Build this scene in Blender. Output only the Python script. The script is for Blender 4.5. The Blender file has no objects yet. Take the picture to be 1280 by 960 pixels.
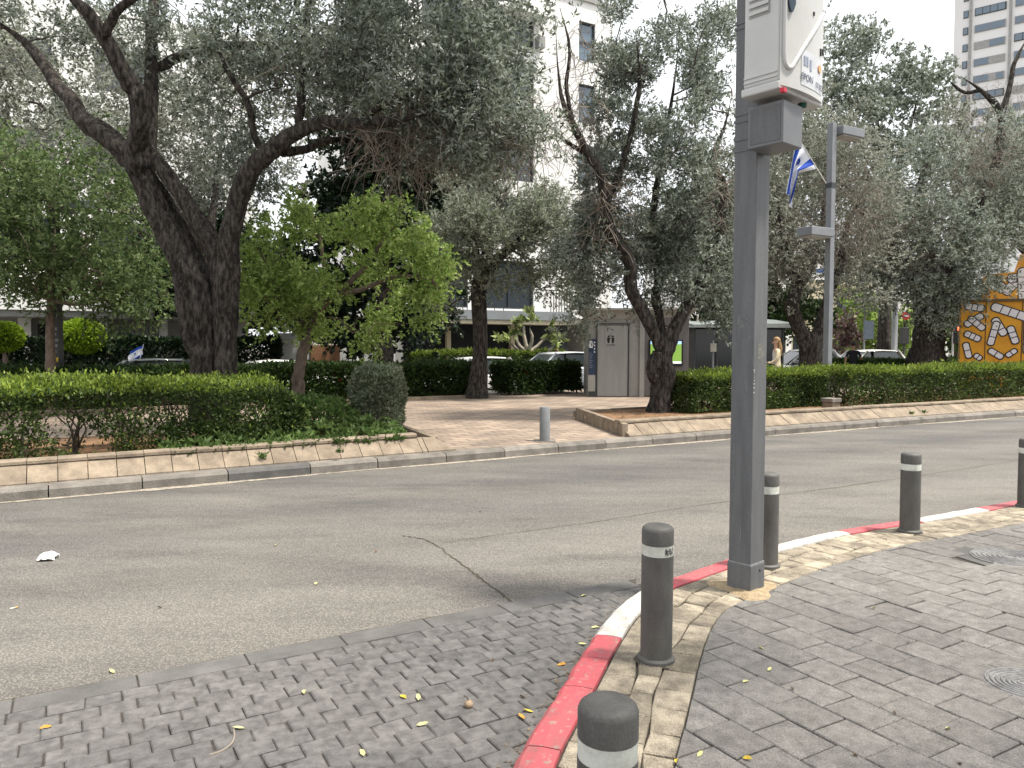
import bpy, bmesh, math, random
import numpy as np
from mathutils import Vector, Matrix

random.seed(7)
RNG = np.random.default_rng(11)
S = bpy.context.scene
COL = S.collection

# ------------------------------------------------------------------ camera
CH = 1.55                      # eye height above the road
FPX = 950.0                    # focal length in photo pixels (1280 wide)
PITCH = math.atan(48 / FPX)
cam_d = bpy.data.cameras.new('camera')
cam_d.sensor_width = 36.0
cam_d.lens = 36.0 * FPX / 1280.0
cam_d.clip_start = 0.05
cam_d.clip_end = 3000.0
cam = bpy.data.objects.new('camera', cam_d)
COL.objects.link(cam)
cam.location = (0, 0, CH)
cam.rotation_euler = (math.radians(90) - PITCH, 0, 0)
S.camera = cam

# ------------------------------------------------------------------ sky, sun, exposure
SUN_AZ = math.radians(-12)      # direction towards the sun, from +X counter-clockwise
SUN_EL = math.radians(66)
W = bpy.data.worlds.new('World')
S.world = W
W.use_nodes = True
wn, wl = W.node_tree.nodes, W.node_tree.links
wn.clear()
sky = wn.new('ShaderNodeTexSky')
sky.sky_type = 'NISHITA'
sky.sun_disc = False
sky.sun_elevation = SUN_EL
sky.sun_rotation = math.pi / 2 - SUN_AZ
sky.dust_density = 6.0
sky.air_density = 1.2
sky.ozone_density = 1.0
hs = wn.new('ShaderNodeHueSaturation')
hs.inputs['Saturation'].default_value = 0.22
hs.inputs['Value'].default_value = 1.0
ov = wn.new('ShaderNodeMix')           # thin white overcast over the blue
ov.data_type = 'RGBA'
ov.inputs[0].default_value = 0.6
ov.inputs[7].default_value = (9.2, 9.4, 9.7, 1)
bg = wn.new('ShaderNodeBackground')
bg.inputs['Strength'].default_value = 0.10
wo = wn.new('ShaderNodeOutputWorld')
wl.new(sky.outputs[0], hs.inputs['Color'])
wl.new(hs.outputs[0], ov.inputs[6])
wl.new(ov.outputs[2], bg.inputs['Color'])
wl.new(bg.outputs[0], wo.inputs['Surface'])

sd = bpy.data.lights.new('sun', 'SUN')
sd.energy = 3.2
sd.angle = math.radians(5.5)
sd.color = (1.0, 0.94, 0.84)
sun = bpy.data.objects.new('sun', sd)
COL.objects.link(sun)
to_sun = Vector((math.cos(SUN_AZ) * math.cos(SUN_EL), math.sin(SUN_AZ) * math.cos(SUN_EL), math.sin(SUN_EL)))
sun.rotation_euler = to_sun.to_track_quat('Z', 'Y').to_euler()

S.view_settings.view_transform = 'Standard'
S.view_settings.look = 'None'
S.view_settings.gamma = 1.0
S.view_settings.exposure = 0.97
S.render.engine = 'CYCLES'
S.cycles.max_bounces = 6
S.cycles.transparent_max_bounces = 4
S.cycles.diffuse_bounces = 3

# ------------------------------------------------------------------ places
_c, _s = math.cos(PITCH), math.sin(PITCH)
def _ray(x, y):
    u, v = (x - 640) / FPX, (480 - y) / FPX
    return np.array([u, _c + v * _s, -_s + v * _c])
def G(x, y, z=0.0):            # where the sight line meets the height z
    d = _ray(x, y)
    t = (z - CH) / d[2]
    return np.array([d[0] * t, d[1] * t, z])
def D(x, y, Y):                # the point at distance Y
    d = _ray(x, y)
    t = Y / d[1]
    return np.array([d[0] * t, Y, CH + d[2] * t])
def PX(p):
    X, Y, Z = p[0], p[1], p[2] - CH
    f = Y * _c - Z * _s
    if f < 0.1:
        return None
    return 640 + FPX * X / f, 480 - FPX * (Y * _s + Z * _c) / f, f
U = np.array([math.cos(math.radians(30)), math.sin(math.radians(30))])   # along the road
N = np.array([-U[1], U[0]])                                              # across it
ROADROT = math.radians(30)
def ST(s, t, z=0.0):
    q = U * s + N * t
    return np.array([q[0], q[1], z])
def tf(s):                      # the far kerb's face
    return 9.07 - 0.0025 * (min(max(s, -12), 30) - 6.5) ** 2

# ------------------------------------------------------------------ materials
def new_mat(name):
    m = bpy.data.materials.new(name)
    m.use_nodes = True
    nt = m.node_tree
    return m, nt, nt.nodes, nt.links, nt.nodes['Principled BSDF']
def rgba(c): return (c[0], c[1], c[2], 1)
MATS = {}
def pm(name, col, col2=None, rough=.8, scale=6., detail=6., bump=0., bscale=60., spec=.3, metal=0., obrand=0., fine=0., fscale=300., lo=.35, hi=.65, stretch=None, bdist=.02):
    if name in MATS: return MATS[name]
    m, nt, n, l, b = new_mat(name)
    geo = n.new('ShaderNodeNewGeometry')
    pos = geo.outputs['Position']
    if stretch:
        mp = n.new('ShaderNodeMapping'); mp.inputs['Scale'].default_value = stretch
        l.new(pos, mp.inputs['Vector']); pos = mp.outputs[0]
    if col2 is None: col2 = tuple(c * .75 for c in col)
    no = n.new('ShaderNodeTexNoise'); no.inputs['Scale'].default_value = scale; no.inputs['Detail'].default_value = detail
    no.inputs['Roughness'].default_value = .62
    l.new(pos, no.inputs['Vector'])
    rp = n.new('ShaderNodeValToRGB')
    rp.color_ramp.elements[0].position = lo; rp.color_ramp.elements[1].position = hi
    rp.color_ramp.elements[0].color = rgba(col2); rp.color_ramp.elements[1].color = rgba(col)
    l.new(no.outputs[0], rp.inputs[0])
    out = rp.outputs[0]
    def mul(o, fac_sock, lo_v, hi_v):
        mr = n.new('ShaderNodeMapRange'); mr.inputs[3].default_value = lo_v; mr.inputs[4].default_value = hi_v
        l.new(fac_sock, mr.inputs[0])
        mx = n.new('ShaderNodeVectorMath'); mx.operation = 'SCALE'
        l.new(o, mx.inputs[0]); l.new(mr.outputs[0], mx.inputs['Scale'])
        return mx.outputs[0]
    if obrand:
        oi = n.new('ShaderNodeObjectInfo')
        out = mul(out, oi.outputs['Random'], 1 - obrand, 1 + obrand)
    if fine:
        fn = n.new('ShaderNodeTexNoise'); fn.inputs['Scale'].default_value = fscale; fn.inputs['Detail'].default_value = 2
        l.new(geo.outputs['Position'], fn.inputs['Vector'])
        mr = n.new('ShaderNodeMapRange'); mr.inputs[1].default_value = .3; mr.inputs[2].default_value = .7
        l.new(fn.outputs[0], mr.inputs[0])
        out = mul(out, mr.outputs[0], 1 - fine, 1 + fine)
    l.new(out, b.inputs['Base Color'])
    b.inputs['Roughness'].default_value = rough
    b.inputs['Metallic'].default_value = metal
    b.inputs['Specular IOR Level'].default_value = spec
    if bump:
        bn = n.new('ShaderNodeTexNoise'); bn.inputs['Scale'].default_value = bscale; bn.inputs['Detail'].default_value = 5
        l.new(pos, bn.inputs['Vector'])
        bp = n.new('ShaderNodeBump'); bp.inputs['Strength'].default_value = bump; bp.inputs['Distance'].default_value = bdist
        l.new(bn.outputs[0], bp.inputs['Height']); l.new(bp.outputs[0], b.inputs['Normal'])
    MATS[name] = m
    return m
def leafm(name, cols, back=None, trans=.3, rough=.55, spec=.25):
    m, nt, n, l, b = new_mat(name)
    geo = n.new('ShaderNodeNewGeometry')
    rp = n.new('ShaderNodeValToRGB')
    el = rp.color_ramp.elements
    while len(el) < len(cols): el.new(.5)
    for i, c in enumerate(cols):
        el[i].position = i / (len(cols) - 1); el[i].color = rgba(c)
    l.new(geo.outputs['Random Per Island'], rp.inputs[0])
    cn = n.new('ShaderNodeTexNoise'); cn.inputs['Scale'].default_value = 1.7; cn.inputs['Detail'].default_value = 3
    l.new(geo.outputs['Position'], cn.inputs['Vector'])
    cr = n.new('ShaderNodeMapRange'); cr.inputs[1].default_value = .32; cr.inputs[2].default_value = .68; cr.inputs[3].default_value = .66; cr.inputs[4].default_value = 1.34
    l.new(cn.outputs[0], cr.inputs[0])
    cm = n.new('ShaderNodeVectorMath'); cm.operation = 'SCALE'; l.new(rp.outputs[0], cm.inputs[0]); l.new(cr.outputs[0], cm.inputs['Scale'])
    colr = cm.outputs[0]
    if back:
        mx = n.new('ShaderNodeMix'); mx.data_type = 'RGBA'
        l.new(geo.outputs['Backfacing'], mx.inputs[0]); l.new(colr, mx.inputs[6]); mx.inputs[7].default_value = rgba(back)
        colr = mx.outputs[2]
    l.new(colr, b.inputs['Base Color'])
    b.inputs['Roughness'].default_value = rough
    b.inputs['Specular IOR Level'].default_value = spec
    tr = n.new('ShaderNodeBsdfTranslucent')
    l.new(colr, tr.inputs['Color'])
    ms = n.new('ShaderNodeMixShader'); ms.inputs[0].default_value = trans
    l.new(b.outputs[0], ms.inputs[1]); l.new(tr.outputs[0], ms.inputs[2])
    l.new(ms.outputs[0], n['Material Output'].inputs['Surface'])
    return m
def glassm(name, col, rough=.08):
    m, nt, n, l, b = new_mat(name)
    b.inputs['Base Color'].default_value = rgba(col); b.inputs['Roughness'].default_value = rough
    b.inputs['Specular IOR Level'].default_value = .7
    return m
def paintm(name, paint, under, chip=.5, rough=.65, dirt=(.12, .11, .10)):
    """brushed paint that is chipped and dirty"""
    m, nt, n, l, b = new_mat(name)
    geo = n.new('ShaderNodeNewGeometry')
    a = n.new('ShaderNodeTexNoise'); a.inputs['Scale'].default_value = 28; a.inputs['Detail'].default_value = 8; a.inputs['Roughness'].default_value = .7
    l.new(geo.outputs['Position'], a.inputs['Vector'])
    r1 = n.new('ShaderNodeValToRGB'); r1.color_ramp.elements[0].position = chip; r1.color_ramp.elements[1].position = chip + .05
    l.new(a.outputs[0], r1.inputs[0])
    mx = n.new('ShaderNodeMix'); mx.data_type = 'RGBA'
    mx.inputs[6].default_value = rgba(paint); mx.inputs[7].default_value = rgba(under)
    l.new(r1.outputs[0], mx.inputs[0])
    d = n.new('ShaderNodeTexNoise'); d.inputs['Scale'].default_value = 9; d.inputs['Detail'].default_value = 9; d.inputs['Roughness'].default_value = .75
    l.new(geo.outputs['Position'], d.inputs['Vector'])
    r2 = n.new('ShaderNodeValToRGB'); r2.color_ramp.elements[0].position = .44; r2.color_ramp.elements[1].position = .74
    r2.color_ramp.elements[1].color = (.75, .75, .75, 1)
    l.new(d.outputs[0], r2.inputs[0])
    m2 = n.new('ShaderNodeMix'); m2.data_type = 'RGBA'; m2.inputs[7].default_value = rgba(dirt)
    l.new(mx.outputs[2], m2.inputs[6]); l.new(r2.outputs[0], m2.inputs[0])
    l.new(m2.outputs[2], b.inputs['Base Color'])
    b.inputs['Roughness'].default_value = rough
    bp = n.new('ShaderNodeBump'); bp.inputs['Strength'].default_value = .5; bp.inputs['Distance'].default_value = .006
    l.new(a.outputs[0], bp.inputs['Height']); l.new(bp.outputs[0], b.inputs['Normal'])
    return m
def emitm(name, col, st):
    m, nt, n, l, b = new_mat(name)
    b.inputs['Base Color'].default_value = rgba(col)
    b.inputs['Emission Color'].default_value = rgba(col); b.inputs['Emission Strength'].default_value = st
    return m

def asphalt():
    m, nt, n, l, b = new_mat('asphalt')
    geo = n.new('ShaderNodeNewGeometry'); pos = geo.outputs['Position']
    mp = n.new('ShaderNodeMapping'); mp.inputs['Rotation'].default_value = (0, 0, -ROADROT); mp.inputs['Scale'].default_value = (.35, 1.1, 1)
    l.new(pos, mp.inputs['Vector'])
    big = n.new('ShaderNodeTexNoise'); big.inputs['Scale'].default_value = .8; big.inputs['Detail'].default_value = 7; big.inputs['Roughness'].default_value = .6
    l.new(mp.outputs[0], big.inputs['Vector'])
    rp = n.new('ShaderNodeValToRGB'); e = rp.color_ramp.elements
    e[0].position = .36; e[0].color = (.115, .113, .112, 1); e[1].position = .64; e[1].color = (.185, .175, .16, 1)
    l.new(big.outputs[0], rp.inputs[0])
    # paler tan tone across the lane on this side of the road
    sep = n.new('ShaderNodeSeparateXYZ'); mpr = n.new('ShaderNodeMapping'); mpr.inputs['Rotation'].default_value = (0, 0, -ROADROT)
    l.new(pos, mpr.inputs['Vector']); l.new(mpr.outputs[0], sep.inputs[0])
    wob = n.new('ShaderNodeMath'); wob.operation = 'MULTIPLY_ADD'; wob.inputs[1].default_value = 3.0
    l.new(big.outputs[0], wob.inputs[0]); l.new(sep.outputs[1], wob.inputs[2])
    lane = n.new('ShaderNodeMapRange'); lane.inputs[1].default_value = 8.6; lane.inputs[2].default_value = 5.6; lane.inputs[3].default_value = 0; lane.inputs[4].default_value = .75
    l.new(wob.outputs[0], lane.inputs[0])
    mt = n.new('ShaderNodeMix'); mt.data_type = 'RGBA'; mt.inputs[7].default_value = (.205, .193, .177, 1)
    l.new(lane.outputs[0], mt.inputs[0]); l.new(rp.outputs[0], mt.inputs[6])
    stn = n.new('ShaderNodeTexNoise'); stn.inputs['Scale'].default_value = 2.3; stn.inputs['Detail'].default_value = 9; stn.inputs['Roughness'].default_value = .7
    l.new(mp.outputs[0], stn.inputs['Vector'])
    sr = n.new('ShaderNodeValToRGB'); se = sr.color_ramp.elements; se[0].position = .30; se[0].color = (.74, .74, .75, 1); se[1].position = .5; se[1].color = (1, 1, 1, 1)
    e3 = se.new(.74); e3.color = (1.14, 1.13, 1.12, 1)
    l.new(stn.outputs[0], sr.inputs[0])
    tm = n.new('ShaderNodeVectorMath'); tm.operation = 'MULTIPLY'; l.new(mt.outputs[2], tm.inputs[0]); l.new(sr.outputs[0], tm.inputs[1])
    trk = n.new('ShaderNodeMath'); trk.operation = 'MULTIPLY'; trk.inputs[1].default_value = 3.9
    tw_ = n.new('ShaderNodeMath'); tw_.operation = 'MULTIPLY_ADD'; tw_.inputs[1].default_value = .9; l.new(stn.outputs[0], tw_.inputs[0]); l.new(sep.outputs[1], tw_.inputs[2])
    l.new(tw_.outputs[0], trk.inputs[0])
    tsn = n.new('ShaderNodeMath'); tsn.operation = 'SINE'; l.new(trk.outputs[0], tsn.inputs[0])
    tmr = n.new('ShaderNodeMapRange'); tmr.inputs[1].default_value = -1; tmr.inputs[2].default_value = 1; tmr.inputs[3].default_value = .93; tmr.inputs[4].default_value = 1.06
    l.new(tsn.outputs[0], tmr.inputs[0])
    tsc = n.new('ShaderNodeVectorMath'); tsc.operation = 'SCALE'; l.new(tm.outputs[0], tsc.inputs[0]); l.new(tmr.outputs[0], tsc.inputs['Scale'])
    v = n.new('ShaderNodeTexVoronoi'); v.inputs['Scale'].default_value = 85
    l.new(pos, v.inputs['Vector'])
    vr = n.new('ShaderNodeValToRGB'); vr.color_ramp.elements[0].position = .05; vr.color_ramp.elements[1].position = .55
    vr.color_ramp.elements[0].color = (1.55, 1.5, 1.42, 1); vr.color_ramp.elements[1].color = (.66, .66, .66, 1)
    l.new(v.outputs['Distance'], vr.inputs[0])
    fn = n.new('ShaderNodeTexNoise'); fn.inputs['Scale'].default_value = 160; fn.inputs['Detail'].default_value = 3
    l.new(pos, fn.inputs['Vector'])
    fr = n.new('ShaderNodeValToRGB'); fr.color_ramp.elements[0].position = .3; fr.color_ramp.elements[1].position = .72
    fr.color_ramp.elements[0].color = (.72, .72, .72, 1); fr.color_ramp.elements[1].color = (1.3, 1.28, 1.25, 1)
    l.new(fn.outputs[0], fr.inputs[0])
    m1 = n.new('ShaderNodeVectorMath'); m1.operation = 'MULTIPLY'; m2 = n.new('ShaderNodeVectorMath'); m2.operation = 'MULTIPLY'
    l.new(tsc.outputs[0], m1.inputs[0]); l.new(vr.outputs[0], m1.inputs[1]); l.new(m1.outputs[0], m2.inputs[0]); l.new(fr.outputs[0], m2.inputs[1])
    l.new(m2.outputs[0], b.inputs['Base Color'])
    b.inputs['Roughness'].default_value = .82; b.inputs['Specular IOR Level'].default_value = .3
    bp = n.new('ShaderNodeBump'); bp.inputs['Strength'].default_value = .6; bp.inputs['Distance'].default_value = .006
    l.new(v.outputs['Distance'], bp.inputs['Height']); bp.invert = True
    l.new(bp.outputs[0], b.inputs['Normal'])
    return m
def median_paving():
    m, nt, n, l, b = new_mat('median_paving')
    geo = n.new('ShaderNodeNewGeometry')
    mp = n.new('ShaderNodeMapping'); mp.inputs['Rotation'].default_value = (0, 0, math.radians(-27))
    l.new(geo.outputs['Position'], mp.inputs['Vector'])
    br = n.new('ShaderNodeTexBrick')
    br.inputs['Scale'].default_value = 1; br.inputs['Brick Width'].default_value = .4; br.inputs['Row Height'].default_value = .2
    br.inputs['Mortar Size'].default_value = .011; br.inputs['Mortar Smooth'].default_value = .3; br.inputs['Bias'].default_value = 0
    br.inputs['Color1'].default_value = (.31, .245, .19, 1); br.inputs['Color2'].default_value = (.21, .165, .132, 1); br.inputs['Mortar'].default_value = (.085, .065, .05, 1)
    l.new(mp.outputs[0], br.inputs['Vector'])
    no = n.new('ShaderNodeTexNoise'); no.inputs['Scale'].default_value = 1.6; no.inputs['Detail'].default_value = 8
    l.new(geo.outputs['Position'], no.inputs['Vector'])
    rp = n.new('ShaderNodeValToRGB'); rp.color_ramp.elements[0].position = .3; rp.color_ramp.elements[1].position = .7
    rp.color_ramp.elements[0].color = (.75, .75, .75, 1); rp.color_ramp.elements[1].color = (1.25, 1.22, 1.18, 1)
    l.new(no.outputs[0], rp.inputs[0])
    mu = n.new('ShaderNodeVectorMath'); mu.operation = 'MULTIPLY'
    l.new(br.outputs['Color'], mu.inputs[0]); l.new(rp.outputs[0], mu.inputs[1]); l.new(mu.outputs[0], b.inputs['Base Color'])
    b.inputs['Roughness'].default_value = .85
    bp = n.new('ShaderNodeBump'); bp.inputs['Strength'].default_value = .6; bp.inputs['Distance'].default_value = .01; bp.invert = True
    l.new(br.outputs['Fac'], bp.inputs['Height']); l.new(bp.outputs[0], b.inputs['Normal'])
    return m

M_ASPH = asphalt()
M_MED = median_paving()
M_PAVER = pm('grey_paver', (.215, .203, .189), (.138, .13, .121), rough=.87, scale=17, detail=12, bump=.45, bscale=110, obrand=.12, fine=.3, fscale=170)
M_COBBLE = pm('dark_cobble', (.152, .145, .138), (.085, .081, .078), rough=.68, scale=21, detail=6, bump=.35, bscale=26, spec=.3, obrand=.12, fine=.2, fscale=380)
M_STRIP = pm('edging_concrete', (.135, .13, .124), (.095, .092, .088), rough=.8, scale=6, bump=.25, bscale=150, obrand=.1, fine=.18, fscale=300)
M_BAND = pm('cream_paver', (.40, .345, .262), (.19, .163, .126), rough=.9, scale=8, detail=12, bump=.7, bscale=90, obrand=.26, fine=.34, fscale=230, lo=.38, hi=.62)
M_SAND = pm('joint_sand', (.13, .105, .075), (.05, .042, .034), rough=.95, scale=14, bump=.6, bscale=120, fine=.3)
M_JOINT = pm('joint_dirt', (.085, .074, .062), (.045, .04, .036), rough=.95, scale=14, bump=.6, bscale=120, fine=.3)
M_KERBG = pm('kerb_concrete', (.225, .205, .18), (.135, .123, .108), rough=.85, scale=5, bump=.4, bscale=70, obrand=.14, fine=.2, fscale=220)
M_KERBD = pm('dark_kerb_concrete', (.135, .13, .122), (.09, .087, .083), rough=.85, scale=5, bump=.4, bscale=70, fine=.2, fscale=220)
M_SLAB = pm('cream_slab', (.285, .23, .17), (.16, .128, .095), rough=.9, scale=5, detail=10, bump=.4, bscale=60, obrand=.12, fine=.16, fscale=200)
M_RED = paintm('red_kerb_paint', (.48, .085, .10), (.34, .235, .2), chip=.575)
M_WHITE = paintm('white_kerb_paint', (.6, .57, .52), (.33, .29, .24), chip=.575)
M_DUST = pm('gutter_sand', (.38, .335, .275), (.19, .168, .14), rough=.95, scale=16, bump=.3, fine=.25)
M_SOIL = pm('soil', (.26, .15, .08), (.13, .075, .042), rough=.95, scale=5, bump=.9, bscale=30, fine=.3, fscale=90)
M_EARTH = pm('ground_earth', (.2, .18, .155), (.14, .125, .105), rough=.9, scale=.6, bump=.2)
M_POST = pm('post_grey', (.135, .139, .144), (.092, .095, .10), rough=.5, scale=7, detail=10, bump=.08, bscale=120, spec=.45, fine=.08, fscale=90, stretch=(3, 3, .35), lo=.3, hi=.7)
M_LAMP = pm('lamp_grey', (.20, .21, .225), (.165, .175, .19), rough=.45, scale=3, spec=.5)
M_DARKPOST = pm('dark_post', (.06, .062, .062), (.045, .046, .046), rough=.6)
M_BOLL = pm('bollard_grey', (.112, .108, .10), (.07, .068, .064), rough=.58, scale=14, detail=12, bump=.12, bscale=120, spec=.4, fine=.12, fscale=140, stretch=(1, 1, .4), lo=.3, hi=.72)
M_REFL = paintm('reflective_white', (.62, .64, .58), (.42, .42, .38), chip=.68, rough=.45, dirt=(.25, .24, .2))
M_MBOLL = pm('plain_bollard_grey', (.19, .2, .205), (.16, .168, .17), rough=.5, scale=6)
M_CAB = pm('cabinet_white', (.56, .565, .555), (.50, .505, .495), rough=.42, scale=2.5, spec=.45, fine=.03)
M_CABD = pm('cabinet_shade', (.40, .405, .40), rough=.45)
M_BLACK = pm('black_plastic', (.018, .018, .02), rough=.5)
M_STEEL = pm('steel', (.45, .45, .44), rough=.35, metal=.8)
M_BARK = pm('olive_bark', (.088, .076, .066), (.016, .0135, .012), rough=.95, scale=20, detail=14, bump=1.0, bscale=24, stretch=(1, 1, .32), lo=.42, hi=.64, bdist=.05, fine=.3, fscale=60)
M_BARK2 = pm('brown_bark', (.17, .13, .10), (.08, .06, .046), rough=.9, scale=14, detail=8, bump=.8, bscale=30, stretch=(1, 1, .5))
M_TWIG = pm('twig_bark', (.12, .098, .08), (.06, .05, .042), rough=.9, scale=20)
M_DEAD = pm('dead_twig', (.30, .255, .21), (.17, .145, .12), rough=.9, scale=3)
L_OLIVE = leafm('olive_leaf', [(.06, .078, .052), (.11, .132, .09), (.165, .185, .13), (.255, .285, .215)], back=(.33, .37, .32), trans=.38)
L_OLIVE2 = leafm('pale_olive_leaf', [(.07, .092, .056), (.125, .155, .092), (.185, .212, .135), (.25, .275, .185)], back=(.31, .33, .27), trans=.36)
L_OLIVEB = leafm('dusty_olive_leaf', [(.10, .108, .08), (.165, .172, .128), (.245, .258, .195)], back=(.35, .365, .31), trans=.38)
L_BRIGHT = leafm('young_leaf', [(.14, .22, .05), (.22, .32, .075), (.32, .43, .12), (.44, .52, .21)], trans=.5)
L_MID = leafm('mid_green_leaf', [(.055, .09, .035), (.09, .14, .048), (.135, .19, .07), (.20, .25, .11)], trans=.42)
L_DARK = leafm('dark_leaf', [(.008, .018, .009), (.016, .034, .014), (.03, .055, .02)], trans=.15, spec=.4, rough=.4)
L_HEDGE = leafm('hedge_leaf', [(.026, .046, .014), (.045, .075, .02), (.07, .11, .03), (.11, .155, .045)], trans=.28)
L_HEDGETOP = leafm('hedge_top_leaf', [(.09, .14, .022), (.15, .21, .03), (.21, .28, .04), (.27, .33, .07)], trans=.35)
L_HEDGED = leafm('dark_hedge_leaf', [(.018, .036, .010), (.03, .056, .014), (.05, .085, .02)], trans=.22)
L_SILVER = leafm('silver_shrub_leaf', [(.09, .12, .065), (.15, .185, .105), (.22, .25, .16), (.31, .335, .24)], trans=.32)
L_FERN = leafm('ground_cover_leaf', [(.055, .098, .025), (.09, .148, .04), (.14, .205, .06)], trans=.35)
L_LIME = leafm('topiary_leaf', [(.12, .2, .012), (.19, .29, .018), (.27, .37, .03)], trans=.35)
M_LITTER = [pm('yellow_fallen_leaf', (.62, .5, .07), (.5, .36, .05), rough=.6, scale=60), pm('orange_fallen_leaf', (.55, .3, .06), (.4, .2, .04), rough=.6, scale=60), pm('pale_fallen_leaf', (.55, .55, .25), (.45, .42, .2), rough=.6, scale=60), pm('brown_fallen_leaf', (.17, .105, .055), (.1, .06, .035), rough=.7, scale=60)]

# ------------------------------------------------------------------ mesh helpers
def link(o, parent=None):
    COL.objects.link(o)
    if parent: o.parent = parent
    return o
def thing(name, label, cat, loc=(0, 0, 0), rz=0.0, group=None):
    o = bpy.data.objects.new(name, None)
    o.empty_display_size = .2
    link(o)
    o.location = tuple(float(v) for v in loc); o.rotation_euler = (0, 0, rz)
    return tag(o, label, cat, group)
def tag(o, label, cat, group=None):
    o['label'] = label; o['category'] = cat
    if group: o['group'] = group
    return o
def struct(o, label=None):
    o['kind'] = 'structure'
    if label: o['label'] = label
    return o
def stuff(o):
    o['kind'] = 'stuff'; return o
def mesh_obj(name, V, F, mat, parent=None, smooth=False, org=None):
    V = np.asarray(V, dtype=float)
    if org is not None: V = V - np.asarray(org, dtype=float)
    me = bpy.data.meshes.new(name)
    me.from_pydata(V.tolist(), [], F)
    if smooth: me.polygons.foreach_set('use_smooth', [True] * len(me.polygons))
    for mm in (mat if isinstance(mat, list) else [mat]): me.materials.append(mm)
    return link(bpy.data.objects.new(name, me), parent)
def np_obj(name, V, Q, mat, parent=None, smooth=False, org=None):
    """V (n,3), Q (m,k) with k = 3 or 4"""
    V = np.asarray(V, dtype=np.float32)
    if org is not None: V = V - np.asarray(org, dtype=np.float32)
    Q = np.asarray(Q, dtype=np.int32)
    k = Q.shape[1]
    me = bpy.data.meshes.new(name)
    me.vertices.add(len(V)); me.vertices.foreach_set('co', V.ravel())
    me.loops.add(Q.size); me.loops.foreach_set('vertex_index', Q.ravel())
    me.polygons.add(len(Q)); me.polygons.foreach_set('loop_start', np.arange(0, Q.size, k, dtype=np.int32))
    me.polygons.foreach_set('loop_total', np.full(len(Q), k, dtype=np.int32))
    if smooth: me.polygons.foreach_set('use_smooth', np.ones(len(Q), dtype=bool))
    me.update(calc_edges=True)
    me.materials.append(mat)
    return link(bpy.data.objects.new(name, me), parent)

class MB:
    """collects simple shapes into one mesh"""
    def __init__(s): s.V = []; s.F = []
    def add(s, V, F):
        o = len(s.V); s.V += [tuple(float(a) for a in v) for v in V]; s.F += [[i + o for i in f] for f in F]; return s
    def box(s, x0, x1, y0, y1, z0, z1):
        V = [(x0, y0, z0), (x1, y0, z0), (x1, y1, z0), (x0, y1, z0), (x0, y0, z1), (x1, y0, z1), (x1, y1, z1), (x0, y1, z1)]
        return s.add(V, [(3, 2, 1, 0), (4, 5, 6, 7), (0, 1, 5, 4), (1, 2, 6, 5), (2, 3, 7, 6), (3, 0, 4, 7)])
    def prism(s, poly, z0, z1):
        n = len(poly)
        V = [(p[0], p[1], z0) for p in poly] + [(p[0], p[1], z1) for p in poly]
        F = [list(range(n))[::-1], list(range(n, 2 * n))] + [(i, (i + 1) % n, n + (i + 1) % n, n + i) for i in range(n)]
        return s.add(V, F)
    def prism_y(s, poly, y0, y1):           # poly in x,z
        n = len(poly)
        V = [(p[0], y0, p[1]) for p in poly] + [(p[0], y1, p[1]) for p in poly]
        F = [list(range(n)), list(range(n, 2 * n))[::-1]] + [((i + 1) % n, i, n + i, n + (i + 1) % n) for i in range(n)]
        return s.add(V, F)
    def lathe(s, prof, seg=24, c=(0, 0)):
        V = []; F = []
        for r, z in prof:
            for k in range(seg):
                a = 2 * math.pi * k / seg; V.append((c[0] + r * math.cos(a), c[1] + r * math.sin(a), z))
        for i in range(len(prof) - 1):
            for k in range(seg):
                k2 = (k + 1) % seg
                F.append((i * seg + k, i * seg + k2, (i + 1) * seg + k2, (i + 1) * seg + k))
        F.append(list(range(seg))[::-1]); F.append(list(range((len(prof) - 1) * seg, len(prof) * seg)))
        return s.add(V, F)
    def tube(s, P, R, seg=8):
        V, Q = tubes(np.array(P, float)[None], np.array(R if hasattr(R, '__len__') else [R] * len(P), float)[None], seg)
        s.add(V, [list(q) for q in Q])
        n = len(P)
        o = len(s.V) - n * seg
        s.F.append([o + i for i in range(seg)][::-1]); s.F.append([o + (n - 1) * seg + i for i in range(seg)])
        return s
    def rot(s, M):
        s.V = [tuple(M @ Vector(v)) for v in s.V]; return s
    def build(s, name, mat, parent=None, smooth=False, org=None, bevel=0, bseg=2):
        o = mesh_obj(name, s.V, s.F, mat, parent, smooth, org)
        if bevel:
            bm = bmesh.new(); bm.from_mesh(o.data)
            bmesh.ops.remove_doubles(bm, verts=bm.verts, dist=1e-5)
            ed = [e for e in bm.edges if len(e.link_faces) == 2 and e.calc_face_angle(0) > .6]
            bmesh.ops.bevel(bm, geom=ed, offset=bevel, segments=bseg, affect='EDGES', profile=.5)
            bm.to_mesh(o.data); bm.free()
        return o

def tubes(P, R, seg=5):
    """P (n,k,3), R (n,k) -> verts, quads of n swept tubes"""
    n, k, _ = P.shape
    T = np.gradient(P, axis=1)
    T /= np.linalg.norm(T, axis=2, keepdims=True) + 1e-9
    up = np.where(np.abs(T[..., 2:3]) > .92, np.array([1., 0, 0]), np.array([0, 0, 1.]))
    A = np.cross(T, up); A /= np.linalg.norm(A, axis=2, keepdims=True) + 1e-9
    B = np.cross(T, A)
    an = np.arange(seg) * 2 * math.pi / seg
    V = P[:, :, None, :] + R[:, :, None, None] * (np.cos(an)[None, None, :, None] * A[:, :, None, :] + np.sin(an)[None, None, :, None] * B[:, :, None, :])
    idx = np.arange(n * k * seg).reshape(n, k, seg)
    a = idx[:, :-1, :]; b = np.roll(a, -1, axis=2); d = idx[:, 1:, :]; c = np.roll(d, -1, axis=2)
    return V.reshape(-1, 3), np.stack([a, d, c, b], -1).reshape(-1, 4)
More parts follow.
